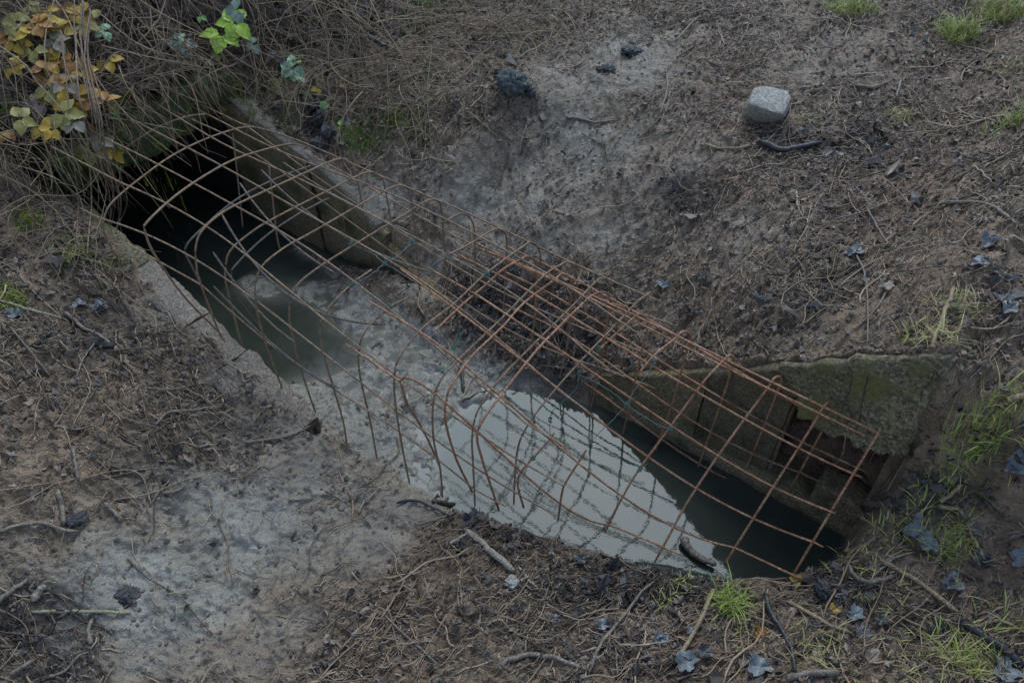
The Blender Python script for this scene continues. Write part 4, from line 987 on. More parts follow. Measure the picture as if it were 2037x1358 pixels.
S = [
 ([(925,1058),(945,1075),(975,1100),(1000,1120),(1022,1140)], .0085, 'pale', 'thick pale stick below the water, its lower end at a flat stone', 1.1, None),
 ([(1432,1140),(1408,1200),(1385,1250),(1365,1285),(1346,1320)], .0075, 'tan', 'long pale curved stick running down from the near edge of the water', .7, None),
 ([(1400,292),(1425,302),(1470,300),(1490,293)], .0055, 'tan', 'short yellowish bent stick lying left of the dark log near the pale stone', .8, None),
 ([(1508,290),(1545,305),(1580,300),(1630,294)], .0105, 'dark', 'thick dark curved log piece below the pale stone', .85, None),
 ([(1490,330),(1530,280),(1565,240),(1575,200)], .0032, 'mud', 'thin twig rising past the right side of the pale stone', .6, None),
 ([(1890,585),(1875,630),(1855,680),(1845,715)], .0065, 'tan', 'upright dead stalk beside the yellow grass above the mossy slab', .8, None),
 ([(2000,680),(1965,720),(1925,760),(1890,800),(1845,850)], .0022, 'mud', 'long thin twig right of the mossy slab slanting down to its end', .6, None),
 ([(2037,795),(2005,805),(1975,822)], .0080, 'tan', 'broken pale brown stick entering from the right edge', .9, None),
 ([(1885,310),(1950,320),(2037,300)], .0022, 'dark', 'thin dark twig crossing to the right edge, upper part', .7, None),
 ([(2025,300),(1960,335),(1885,368)], .0038, 'tan', 'straight pale stick slanting near the right edge', .8, None),
 ([(1840,420),(1890,408),(1940,412),(1985,428),(2015,455)], .0062, 'mud', 'arched brown stick near the right edge, mid height', .8, None),
 ([(1650,445),(1730,420),(1820,385),(1875,365)], .0030, 'mud', 'long thin stick slanting up to the right on the right bank', .7, None),
 ([(1720,425),(1740,450),(1765,490)], .0040, 'mud', 'short stick pointing down below the long slanting stick', .8, None),
 ([(1485,375),(1560,380),(1640,380),(1680,405)], .0024, 'dark', 'thin dark curved twig across the right bank below the log', .6, None),
 ([(1585,415),(1582,380)], .0042, 'pale', 'very short upright pale stick on the right bank', .9, None),
 ([(1700,510),(1760,590),(1728,695)][:1] + [(1718,550),(1724,620),(1722,692)], .0034, 'mud', 'thin stick pointing straight down above the cage on the right', .6, None),
 ([(1760,585),(1740,620),(1700,660)], .0032, 'mud', 'short slanting stick crossing the upright one above the cage', .7, None),
 ([(1560,640),(1620,600),(1700,545),(1800,480)], .0020, 'mud', 'long fine stem slanting above the block wall', .7, None),
 ([(1500,645),(1560,560),(1640,500),(1700,470)], .0020, 'mud', 'long fine stem left of its twin on the right bank', .7, None),
 ([(1340,580),(1395,548),(1430,470),(1500,410)][:4], .0018, 'dark', 'fine dark stem from the bluish leaf up the right bank', .7, None),
 ([(1195,585),(1260,545),(1310,500),(1325,495)], .0030, 'dark', 'dark twig slanting from the cage crest up the bank', .6, None),
 ([(1005,860),(980,855),(925,862)][:1] + [(1020,860)], .002, 'dark', 'tiny dark twig floating at the edge of the grey mud', .9, None),
 ([(918,725),(920,755),(921,782)], .0065, 'dark', 'short dark peg of wood standing in the grey mud', .9, None),
 ([(860,1000),(905,985),(950,970)][:1] + [(975,1022),(1010,1012),(1048,998)], .0075, 'dark', 'dark stick lying at the near water edge under the cage feet', .9, None),
 ([(790,1003),(830,1002),(870,1018),(905,1035)], .0045, 'dark', 'dark curved twig left of the dark leaf clump at the near bank', .7, None),
 ([(895,1006),(915,1018),(928,1030)], .0055, 'mud', 'short thick twig above the thick pale stick', .8, None),
 ([(825,1048),(860,1040),(905,1025)], .0040, 'mud', 'slanting muddy twig on the near bank', .7, None),
 ([(895,1085),(915,1072),(935,1062)], .0045, 'pale', 'short pale twig crossing beside the thick pale stick', .8, None),
 ([(1030,1130),(1050,1155),(1070,1175)], .0035, 'pale', 'thin pale twig right of the flat stone', .7, None),
 ([(985,1335),(1015,1315),(1065,1305),(1120,1318),(1170,1335)], .0075, 'mud', 'thick muddy root arching near the bottom edge, left of centre', .6, None),
 ([(1155,1300),(1210,1288),(1290,1285),(1340,1275)], .0030, 'pale', 'thin pale stick lying across at the bottom, centre right', .7, None),
 ([(1228,1355),(1222,1250),(1235,1180)], .0024, 'mud', 'upright thin stem near the bottom centre right', .7, None),
 ([(1215,1340),(1210,1260)], .0024, 'mud', 'short thin stem left of the upright one at the bottom', .7, None),
 ([(1170,1340),(1195,1285),(1235,1235),(1275,1180),(1300,1160)], .0050, 'mud', 'long dark brown branch slanting up through the wet leaves at the bottom', .7, None),
 ([(760,1220),(800,1260),(840,1295),(880,1330)], .0035, 'mud', 'slanting twig near the bottom, left of centre', .7, None),
 ([(770,1200),(785,1260),(800,1330)], .0028, 'mud', 'thin upright stem near the bottom, left of centre', .7, None),
 ([(1745,1118),(1790,1145),(1850,1180),(1905,1222)], .0062, 'tan', 'long straight greenish brown stick at bottom right', .9, None),
 ([(1565,1200),(1610,1225),(1650,1248),(1690,1265)], .0060, 'tan', 'straight tan stick below the yellow tendril at bottom right', .8, None),
 ([(1518,1185),(1530,1225),(1550,1255),(1570,1300),(1580,1340)], .0070, 'dark', 'dark crooked branch running down at bottom right', .7, None),
 ([(1745,1215),(1790,1235),(1840,1260)], .0030, 'tan', 'thin pinkish stick right of the wet leaf', .8, None),
 ([(1560,1357),(1610,1345),(1665,1342)], .0085, 'mud', 'stout muddy stick on the bottom edge', .9, None),
 ([(1680,1120),(1692,1145),(1710,1160),(1745,1158),(1775,1150)], .0060, 'mud', 'muddy stick bent under the withered grass right of the cage end', .9, None),
 ([(1730,1155),(1775,1115),(1815,1102)], .0035, 'straw', 'curved straw touching the bluish curled leaf', .6, None),
 ([(1905,1240),(1960,1280),(2037,1330)], .0105, 'dark', 'thick dark rotten log in the bottom right corner', .9, None),
 ([(1900,1020),(1930,975),(1935,950)][:1] + [(1860,1015),(1890,985),(1918,960)], .0060, 'tan', 'thick yellow stalk lying under the large grass tuft', .8, None),
 ([(1895,1010),(1920,1060),(1955,1115)], .0042, 'tan', 'yellow stalk pointing down right of the large grass tuft', .8, None),
 ([(1925,1260),(1975,1240),(2037,1262)], .0045, 'tan', 'pale stalk above the rotten log at the right edge', .8, None),
 ([(1670,1065),(1720,1030),(1775,1005)], .0030, 'dark', 'dark thin twig beside the cage end', .7, None),
 ([(1535,1090),(1590,1098),(1640,1100),(1700,1085),(1755,1060)], .0028, 'mud', 'long grey twig reaching over the dark water at the cage end', .7, None),
 ([(1555,1090),(1562,1130),(1575,1150)], .0026, 'mud', 'short twig crossing at the near corner of the water', .7, None),
 ([(68,1222),(140,1221),(200,1221),(265,1223)], .0048, 'straw', 'straight yellow straw lying on grey mud at bottom left', .9, None),
 ([(185,1285),(182,1260),(188,1235),(186,1320)][:3] + [(180,1320)][:0], .0060, 'mud', 'short muddy peg at bottom left, just below the yellow straw', .9, None),
 ([(120,980),(128,1010),(135,1050)], .0075, 'mud', 'thick short upright stick among the litter at left', .9, None),
 ([(150,895),(155,930),(160,960)], .0055, 'mud', 'short upright stick above the thick one at left', .9, None),
 ([(210,1005),(230,1022),(245,1040)], .0062, 'mud', 'short stubby stick right of the thick upright one at left', .9, None),
 ([(0,1062),(50,1055),(90,1045),(120,1058),(160,1060)], .0062, 'mud', 'crooked root lying at the left edge, lower part', .7, None),
 ([(165,955),(220,945),(265,942),(290,960),(305,1010)], .0026, 'tan', 'thin tan stem bent like a hook in the left litter', .7, None),
 ([(300,1010),(325,980),(350,950)], .0030, 'mud', 'short thin twig at the end of the hooked stem', .7, None),
 ([(325,985),(355,985),(375,965)], .0050, 'mud', 'small dark curved twig at the edge of the wet mud', .7, None),
 ([(0,1205),(30,1180),(60,1155)], .0070, 'mud', 'muddy stick at the left edge above the yellow straw', .8, None),
 ([(72,1200),(80,1185),(95,1172)], .0110, 'pale', 'short pale split piece of wood above the yellow straw', .7, None),
 ([(25,1345),(55,1330),(70,1320)], .0065, 'mud', 'short thick stick in the bottom left corner', .8, None),
 ([(85,1357),(130,1340),(160,1310),(178,1300)], .0045, 'mud', 'bent twig near the bottom left corner', .7, None),
 ([(132,632),(150,640),(170,660),(200,672),(228,695)], .0065, 'mud', 'wavy muddy stick right of the bluish leaf at left', .8, None),
 ([(202,675),(170,715),(158,750)], .0035, 'mud', 'thin twig branching down from the wavy stick at left', .7, None),
 ([(0,600),(70,625),(145,647)], .0042, 'straw', 'long pale straw slanting at the left edge', .8, None),
 ([(20,650),(60,700),(105,755)], .0026, 'mud', 'thin straight stem slanting down at the left edge', .7, None),
 ([(280,778),(350,780),(400,770),(440,770)], .0030, 'mud', 'long reddish thin stem lying below the coping', .7, None),
 ([(310,850),(340,830),(385,820),(440,812)], .0048, 'mud', 'forked muddy stick on the wet mud left of the water', .7, [(.8, .05)]),
 ([(490,887),(540,878),(590,865),(642,838)], .0055, 'mud', 'long crooked twig on grey mud below the wall end', .6, [(1.2, .05), (-1.0, .04)]),
 ([(108,855),(150,858),(195,850)], .0040, 'mud', 'muddy twig in the left litter below the wavy stick', .7, None),
 ([(1175,230),(1100,210),(1030,195)][:0] + [(1125,240),(1180,250),(1230,245)], .0065, 'mud', 'half buried stick in the mud gully right of the blue clod', .7, None),
 ([(1032,315),(1038,285),(1048,255)], .0060, 'mud', 'upright muddy stick below the blue-grey clod', .7, None),
 ([(1310,240),(1325,190),(1325,145)], .0048, 'mud', 'long straight stick at the upper centre right of the clod', .8, None),
 ([(1270,285),(1300,255),(1315,235)], .0035, 'mud', 'short twig meeting the long straight stick at upper centre', .7, None),
 ([(1345,85),(1370,60),(1390,38)], .0060, 'mud', 'muddy stick pointing up right at the top centre', .8, None),
 ([(1345,118),(1375,100),(1400,88)], .0035, 'dark', 'small dark twig below the muddy stick at top centre', .8, None),
 ([(730,345),(690,300),(760,210),(740,120)][:0] + [(885,235),(930,232),(960,250),(1000,285)], .0026, 'tan', 'thin tan stem arching above the pale mud slope', .7, None),
 ([(985,385),(1000,345),(1010,310)], .0028, 'mud', 'thin straight stem stuck in the mud gully', .7, None),
 ([(870,150),(915,190),(955,235)][:0] + [(900,20),(930,75),(985,140)], .0024, 'tan', 'long fine stem slanting at the top centre', .7, None),
 ([(1000,5),(1030,70),(1065,115),(1085,130)], .0024, 'tan', 'long fine curved stem at the top centre right', .7, None),
 ([(1120,20),(1150,60),(1170,95),(1190,120)], .0030, 'mud', 'long stem slanting down from the top edge', .7, None),
 ([(1080,112),(1105,50),(1112,0)], .0030, 'mud', 'stem rising to the top edge beside the curved stem', .7, None),
 ([(1700,175),(1735,178),(1770,168)], .0060, 'mud', 'thick short muddy stick right of the pale stone', .8, None),
 ([(1790,165),(1780,200)], .0050, 'mud', 'very short upright stick beside the dry grass tuft', .8, None),
 ([(1900,95),(1940,100),(1975,112)], .0035, 'mud', 'thin twig below the bright grass near the top right corner', .7, None),
 ([(1900,220),(1925,235),(1980,250)], .0058, 'mud', 'pale muddy stick with a knob at the right edge', .7, [(.9, .04)]),
]
for (px, r, mt_, lab, tp, sub) in S:
    if len(px) == 1: continue
    stick(px, r * 1.05, mt_, lab, taper=tp, sub=sub)

# hanging canes over the culvert mouth (they stand off the bank)
VG = 'dead bramble canes hanging at the culvert'
def cane(px, r, mat, lab, taper=.6, s0=-2.60):
    P = []
    for (u, v, o_) in px:
        h_ = hit(u, v, 0, o_)
        if (h_ @ Dv) < s0 - .02 and (h_ @ Nv) > .78 and h_[2] < .62 and v > 240:     # inside the opening: hang in front of it
            h_ = on_s(u, v, s0)
        P.append(h_)
    Q = curve_pts(P, 12 * len(P)); Q[1:-1] += rng.normal(0, r * .12, Q[1:-1].shape)
    V, Fq = rod(Q, r, 6, taper, .2); o = obj('hanging_cane', mesh_np('hanging_cane', V, Fq, WOODS[mat])); center(o); tag(o, lab, 'bramble cane', VG)
CN = [
 ([(165,0,.2),(160,80,.2),(185,200,.18),(205,280,.16),(222,340,.14),(240,400,.1),(232,450,.06),(205,500,.02)], .0042, 'red', 'thickest reddish cane of the bundle hanging left of the culvert mouth'),
 ([(180,20,.22),(175,120,.2),(200,230,.17),(212,320,.14),(225,380,.12),(215,450,.06),(180,500,.02)], .0036, 'red', 'second reddish cane twisted round the thickest one'),
 ([(150,60,.2),(155,170,.18),(175,290,.14),(182,400,.08),(176,470,.04),(172,535,.01)], .0034, 'tan', 'straight tan cane hanging to the left litter with a sharp bend below'),
 ([(172,535,.0),(195,555,.0),(232,582,.0)], .0034, 'tan', 'tan broken cane end lying below the hanging bundle'),
 ([(108,0,.2),(92,60,.18),(90,120,.16),(108,185,.12),(110,240,.1),(95,320,.05),(60,370,.01)], .0026, 'tan', 'thin tan cane curving down at the far left under the leaves'),
 ([(0,92,.12),(50,130,.12),(75,165,.12),(120,215,.14),(160,270,.14),(195,330,.1)], .0032, 'tan', 'long cane slanting in from the left edge'),
 ([(0,265,.06),(60,252,.08),(130,250,.1),(170,240,.1)], .0022, 'straw', 'thin pale cane running level from the left edge'),
 ([(215,235,.08),(260,240,.06),(310,250,.04),(370,262,.02)], .0022, 'straw', 'pale stem crossing above the culvert mouth'),
 ([(190,20,.14),(270,85,.12),(340,110,.1),(430,125,.08),(520,170,.04)], .0024, 'tan', 'long thin stem sweeping right over the bank'),
 ([(200,90,.14),(280,110,.12),(380,130,.1),(480,150,.06),(560,190,.03)], .0022, 'tan', 'second thin stem sweeping right below its twin'),
 ([(205,135,.1),(260,170,.08),(300,215,.06),(345,260,.03),(385,300,.02),(400,345,.02)], .0022, 'red', 'thin stem drooping across the lintel into the dark mouth'),
 ([(320,180,.06),(350,220,.05),(400,290,.03),(430,305,.02),(452,315,.01)], .0020, 'red', 'thin stem drooping to the first hoop over the mouth'),
 ([(330,0,.12),(315,40,.12),(290,70,.1),(270,90,.08)], .0036, 'red', 'short reddish cane at the top left'),
 ([(480,80,.08),(485,110,.06),(460,130,.04),(450,138,.02)], .0034, 'pale', 'bent pale twig at the bank between green leaves'),
 ([(630,0,.1),(600,25,.08),(530,45,.06),(500,60,.04)], .0028, 'mud', 'curved twig at the top edge right of the bright leaves'),
 ([(490,165,.04),(488,200,.03),(500,235,.02),(510,255,.01)], .0018, 'tan', 'thin stem dropping to the top of the right wing wall'),
 ([(545,190,.05),(525,220,.03),(517,250,.02)], .0018, 'tan', 'thin stem arching down beside the right wing wall'),
 ([(620,160,.05),(608,200,.04),(600,240,.03),(597,280,.01)], .0018, 'tan', 'thin stem hanging down past the slate grey mud lumps'),
 ([(805,60,.05),(840,100,.04),(880,160,.03),(885,220,.01)], .0020, 'tan', 'thin straw stem curving down by the green moss mound'),
 ([(860,90,.06),(850,180,.05),(855,260,.03),(862,330,.01)], .0018, 'straw', 'long straw stem hanging down to the pale mud slope'),
 ([(770,130,.06),(775,200,.04),(790,260,.02),(760,320,.01)], .0018, 'straw', 'straw stem hanging beside the moss on the bank'),
 ([(215,440,.05),(190,420,.06),(150,385,.05),(100,350,.03),(0,320,.01)], .0022, 'straw', 'pale stem arching left of the opening over the litter'),
 ([(240,330,.08),(235,400,.08),(243,470,.05),(262,520,.02)], .0020, 'red', 'thin reddish shoot beside the hanging bundle over the opening'),
 ([(120,60,.2),(130,130,.2),(165,220,.16),(190,300,.12),(196,390,.08),(192,430,.05)], .0026, 'red', 'reddish cane behind the yellow leaves'),
]
for px, r, mt_, lab in CN: cane(px, r * 1.1, mt_, lab)
for i in range(5):
    base_ = CN[i % 3][0]; k_ = rng.normal(0, 22); q_ = [(u + k_ + rng.normal(0, 5), v + rng.normal(0, 5), o_ + rng.uniform(-.03, .03)) for u, v, o_ in base_]
    cane(q_, rng.uniform(.0018, .0032), ['red', 'tan', 'red'][i % 3], 'one of the thinner canes running in the bundle that hangs left of the culvert mouth')

# ------------------------------------------------------------------ leaves
def leaf_mat(name, a, b, rough=.5, trans=.25):
    m = M(name); v = m.N('ShaderNodeTexCoord').outputs['Object']
    n = m.noise(55, 4, .6, v); m.col(m.ramp(n, [(.35, a), (.65, b)])); m.rough(rough); m.bump(m.noise(260, 3, .6, v), .002, .6)
    return m.m
LM = {'yellow': leaf_mat('yellow_leaf', (.34, .19, .015), (.50, .32, .03)), 'olive': leaf_mat('olive_leaf', (.22, .18, .035), (.32, .27, .07)),
      'lime': leaf_mat('lime_leaf', (.20, .33, .02), (.40, .52, .05)), 'green': leaf_mat('green_leaf', (.12, .22, .05), (.20, .34, .08)), 'mint': leaf_mat('pale_green_leaf', (.20, .32, .17), (.33, .46, .26)),
      'grey': leaf_mat('grey_green_leaf', (.12, .17, .12), (.20, .26, .19)), 'brown': leaf_mat('brown_leaf', (.17, .12, .085), (.30, .23, .175)), 'orange': leaf_mat('orange_leaf', (.24, .09, .015), (.40, .19, .03)),
      'cream': leaf_mat('pale_tan_leaf', (.20, .165, .11), (.32, .27, .19)),
      'blue': leaf_mat('wet_blue_grey_leaf', (.11, .12, .12), (.23, .245, .24), .34), 'ash': leaf_mat('wet_grey_leaf', (.09, .095, .10), (.18, .185, .19), .38), 'black': leaf_mat('wet_black_leaf', (.022, .020, .019), (.07, .064, .060), .3)}
def leaflet(c, ax, nrm, L, wd, ser=.08, fold=.25, droop=.25, n=9):
    """ovate toothed blade from c along ax"""
    ax = ax / np.linalg.norm(ax); sd_ = np.cross(nrm, ax); sd_ /= np.linalg.norm(sd_); up = np.cross(ax, sd_)
    V = []; 
    for i in range(n + 1):
        f = i / n; half = wd * (math.sin(math.pi * f ** .75) ** .9 if 0 < f < 1 else .02) * (1 + ser * (1 if i % 2 else -1))
        base = c + ax * L * f - up * droop * L * f * f
        V += [base + sd_ * half + up * fold * half, base + sd_ * half * .5 + up * fold * half * .35, base, base - sd_ * half * .5 + up * fold * half * .35, base - sd_ * half + up * fold * half]
    I = np.arange((n + 1) * 5).reshape(n + 1, 5)
    Fq = np.stack([I[:-1, :-1], I[:-1, 1:], I[1:, 1:], I[1:, :-1]], -1).reshape(-1, 4)
    V = np.array(V); V += rng.normal(0, L * .012, V.shape); return V, Fq
def sprig(u, v, off, size, nleaf, mat, lab, rot=0., cat='bramble leaves', base=None):
    """a spray of 1, 3 or 5 leaflets facing the light, size = leaflet length in metres"""
    c = hit(u, v, 0, off); root = empty('bramble_spray', c - np.array([0, 0, .01]), lab, cat, 'leafy bramble sprays on the culvert bank')
    nrm = np.array([rng.normal(.15, .15), rng.normal(-.55, .15), 1.]); nrm /= np.linalg.norm(nrm)
    e1 = np.cross(nrm, [0, 1, 0]); e1 /= np.linalg.norm(e1); e2 = np.cross(nrm, e1)
    angs = {1: [0], 2: [-.6, .7], 3: [-1.25, 0, 1.25], 4: [-1.7, -.55, .6, 1.7], 5: [-2.1, -1.0, 0, 1.0, 2.1]}[nleaf]
    for a in angs:
        a2 = a + rot + rng.normal(0, .12); d = e1 * math.cos(a2) + e2 * math.sin(a2)
        L = size * rng.uniform(.85, 1.1)
        V, Fq = leaflet(c + d * size * .12, d, nrm + rng.normal(0, .15, 3), L, L * rng.uniform(.36, .42))
        obj('leaflet', mesh_np('leaflet', V, Fq, LM[mat]), root)
    g_ = hit(u, v); st_ = curve_pts([c, (c * .5 + g_ * .5) + np.array([.0, .02, .01]), g_ + np.array([0, 0, .0])], 12)
    V, Fq = rod(st_, .0012, 6, 1.2); obj('stem', mesh_np('stem', V, Fq, WOODS['tan']), root)
for a in [
 (35, 45, .10, .055, 5, 'olive', 'pale yellow-brown leaf spray in the top left corner', .3),
 (30, 85, .10, .050, 3, 'yellow', 'yellow leaf spray at the left edge below the corner', 2.),
 (12, 75, .06, .045, 3, 'orange', 'dull orange leaf spray right at the left edge', 1.),
 (42, 70, .12, .040, 2, 'olive', 'single rounded olive leaf pair near the left edge', 1.2),
 (60, 60, .12, .042, 2, 'yellow', 'small yellow-green leaf pair above the brown tangle at left', .2),
 (100, 45, .11, .055, 3, 'olive', 'olive leaf spray right of the corner spray', 2.4),
 (108, 82, .13, .050, 5, 'cream', 'beige leaf spray hanging among canes at left', 2.7),
 (165, 30, .12, .070, 4, 'yellow', 'large golden leaf spray at the top of the hanging canes', .5),
 (190, 40, .10, .060, 3, 'olive', 'olive-gold leaf spray right of the canes at the top', 0.),
 (140, 18, .10, .055, 3, 'orange', 'orange leaf spray at the top edge among canes', 1.7),
 (210, 62, .10, .045, 4, 'mint', 'pale green leaf spray right of the golden leaves', .4),
 (145, 120, .13, .055, 4, 'orange', 'ochre leaf spray midway down the hanging canes', 1.2),
 (160, 140, .13, .055, 4, 'yellow', 'golden leaf spray midway down the hanging canes', 2.9),
 (132, 165, .15, .055, 5, 'cream', 'pinkish pale leaf spray left of the canes', .3),
 (180, 172, .14, .050, 2, 'yellow', 'narrow bright yellow leaf pair on the canes', 1.6),
 (90, 150, .07, .055, 3, 'orange', 'rust red leaf spray in the dark at left', 1.9),
 (140, 205, .14, .065, 4, 'yellow', 'bright yellow leaf spray above the moss at left', 1.0),
 (180, 200, .13, .060, 3, 'orange', 'orange-yellow leaf spray on the canes above the lintel', .1),
 (125, 225, .15, .060, 4, 'olive', 'large yellow-olive leaf spray above the mossy jamb', 2.5),
 (150, 240, .15, .050, 3, 'cream', 'small pale leaf spray below the large yellow one', 1.2),
 (185, 300, .12, .060, 3, 'olive', 'whitish green leaf spray hanging at the left of the mouth', 1.6),
 (200, 275, .14, .045, 3, 'cream', 'pale leaf spray on the canes beside the lintel', 1.5),
 (228, 268, .10, .042, 1, 'cream', 'single pale leaf against the mossy lintel', .8),
 (228, 302, .13, .045, 3, 'yellow', 'yellow leaf spray at the edge of the dark mouth', .9),
 (250, 306, .10, .055, 1, 'lime', 'single yellow-green leaf over the dark mouth', -.1),
 (230, 218, .03, .035, 3, 'green', 'small green leaf spray on the mossy headwall', .9),
 (470, 45, .09, .078, 5, 'lime', 'brightest lime green leaf spray at the top of the bank', .4),
 (440, 68, .10, .076, 3, 'lime', 'lime green leaf spray left of the brightest one', 1.6),
 (463, 75, .08, .045, 2, 'lime', 'small lime green leaf pair below the brightest spray', 1.1),
 (470, 22, .08, .055, 4, 'grey', 'grey-green leaf spray above the lime leaves at the top', .2),
 (362, 85, .08, .052, 5, 'grey', 'grey-green five part leaf spray in the bramble tangle', 1.2),
 (365, 75, .09, .030, 3, 'mint', 'small pale green leaf spray above the five part spray', 0.),
 (505, 88, .07, .042, 4, 'grey', 'bluish green leaf spray right of the lime leaves', .5),
 (398, 32, .09, .028, 2, 'green', 'tiny green leaf pair left of the lime leaves', 2.2),
 (433, 108, .07, .030, 3, 'olive', 'small olive leaf spray below the lime leaves', .6),
 (583, 135, .06, .055, 5, 'mint', 'mint green leaf spray on the bank above the wing wall', .9),
 (602, 122, .06, .038, 1, 'lime', 'single fresh green leaf above the mint spray', -.1),
 (552, 105, .05, .045, 3, 'ash', 'dusty grey leaf spray left of the mint spray', 2.),
 (598, 152, .06, .032, 2, 'mint', 'small mint leaf pair below the mint spray', 1.3),
 (650, 200, .05, .050, 1, 'green', 'round dark green leaf below the mint spray', 1.3),
 (632, 175, .04, .030, 2, 'yellow', 'tiny yellow leaf pair above the round green leaf', 1.3),
 (690, 178, .04, .040, 1, 'yellow', 'narrow yellow leaf right of the round green leaf', -.6),
 (684, 248, .02, .028, 3, 'lime', 'small bright green seedling leaf on the mud below the bank', .9),
 (80, 205, .05, .05, 3, 'brown', 'brown leaf spray in the shade at far left', .6)]:
    u, v, off, size, nl, mat, lab, rot = a; sprig(u, v, off, size * 1.0, nl, mat, lab, rot)

for i in range(26):
    u, v = rng.normal(90, 70), rng.uniform(5, 260); u = min(max(u, 5), 215)
    sprig(u, v, rng.uniform(.05, .16), rng.uniform(.04, .062), int(rng.integers(2, 5)), ['yellow', 'orange', 'olive', 'yellow'][i % 4], 'one of the crowded ochre leaf sprays in the mass hanging at the top left', rng.uniform(0, 6))
def dead_leaf(u, v, size, mat, lab, rot=0., curl=.35, lobes=5, lift=.006, off=0.):
    c = hit(u, v, lift, off); n = 30; k = 6; V = [c + np.array([0, 0, size * .05])]; 
    cs, sn = math.cos(rot), math.sin(rot); ph = rng.random(3) * 6; jag = rng.normal(0, .05, n)
    for j in range(1, k + 1):
        for i in range(n):
            a = 2 * math.pi * i / n; r = size * .5 * (.80 + .14 * abs(math.cos(lobes * a / 2 + ph[0])) + .14 * math.sin(3 * a + ph[1]) + .07 * math.sin(11 * a + ph[2]) + jag[i]) * j / k
            x, y = r * math.cos(a), r * .78 * math.sin(a); z = curl * (abs(y) ** 1.4) * 5 + .10 * size * math.sin(4 * a + ph[2]) * (j / k) ** 2 + rng.normal(0, size * .012)
            X, Y = c[0] + x * cs - y * sn, c[1] + x * sn + y * cs
            gz = float(hz(X, Y)) + .004 if off == 0 else -9
            V.append(np.array([X, Y, max(c[2] + z, gz)]))
    V = np.array(V); Fq = []
    for i in range(0, n, 2): Fq.append([0, 1 + i, 1 + (i + 1) % n, 1 + (i + 2) % n])
    for j in range(k - 1):
        for i in range(n): a = 1 + j * n; Fq.append([a + i, a + n + i, a + n + (i + 1) % n, a + (i + 1) % n])
    st_ = curve_pts([c, c + np.array([cs, sn, .1]) * size * .5, c + np.array([cs * .9 - sn * .2, sn * .9 + cs * .2, .02]) * size * .85], 8)
    o = obj('dead_leaf', mesh_np('dead_leaf', V, np.array(Fq), LM[mat]))
    sv, sf = rod(st_, .0011, 6); 
    center(o); tag(o, lab, 'dead leaf', 'dead leaves on the ground')
    so = obj('leaf_stalk', mesh_np('leaf_stalk', sv, sf, WOODS['dark'])); so.parent = o; so.location = [-x for x in o.location]
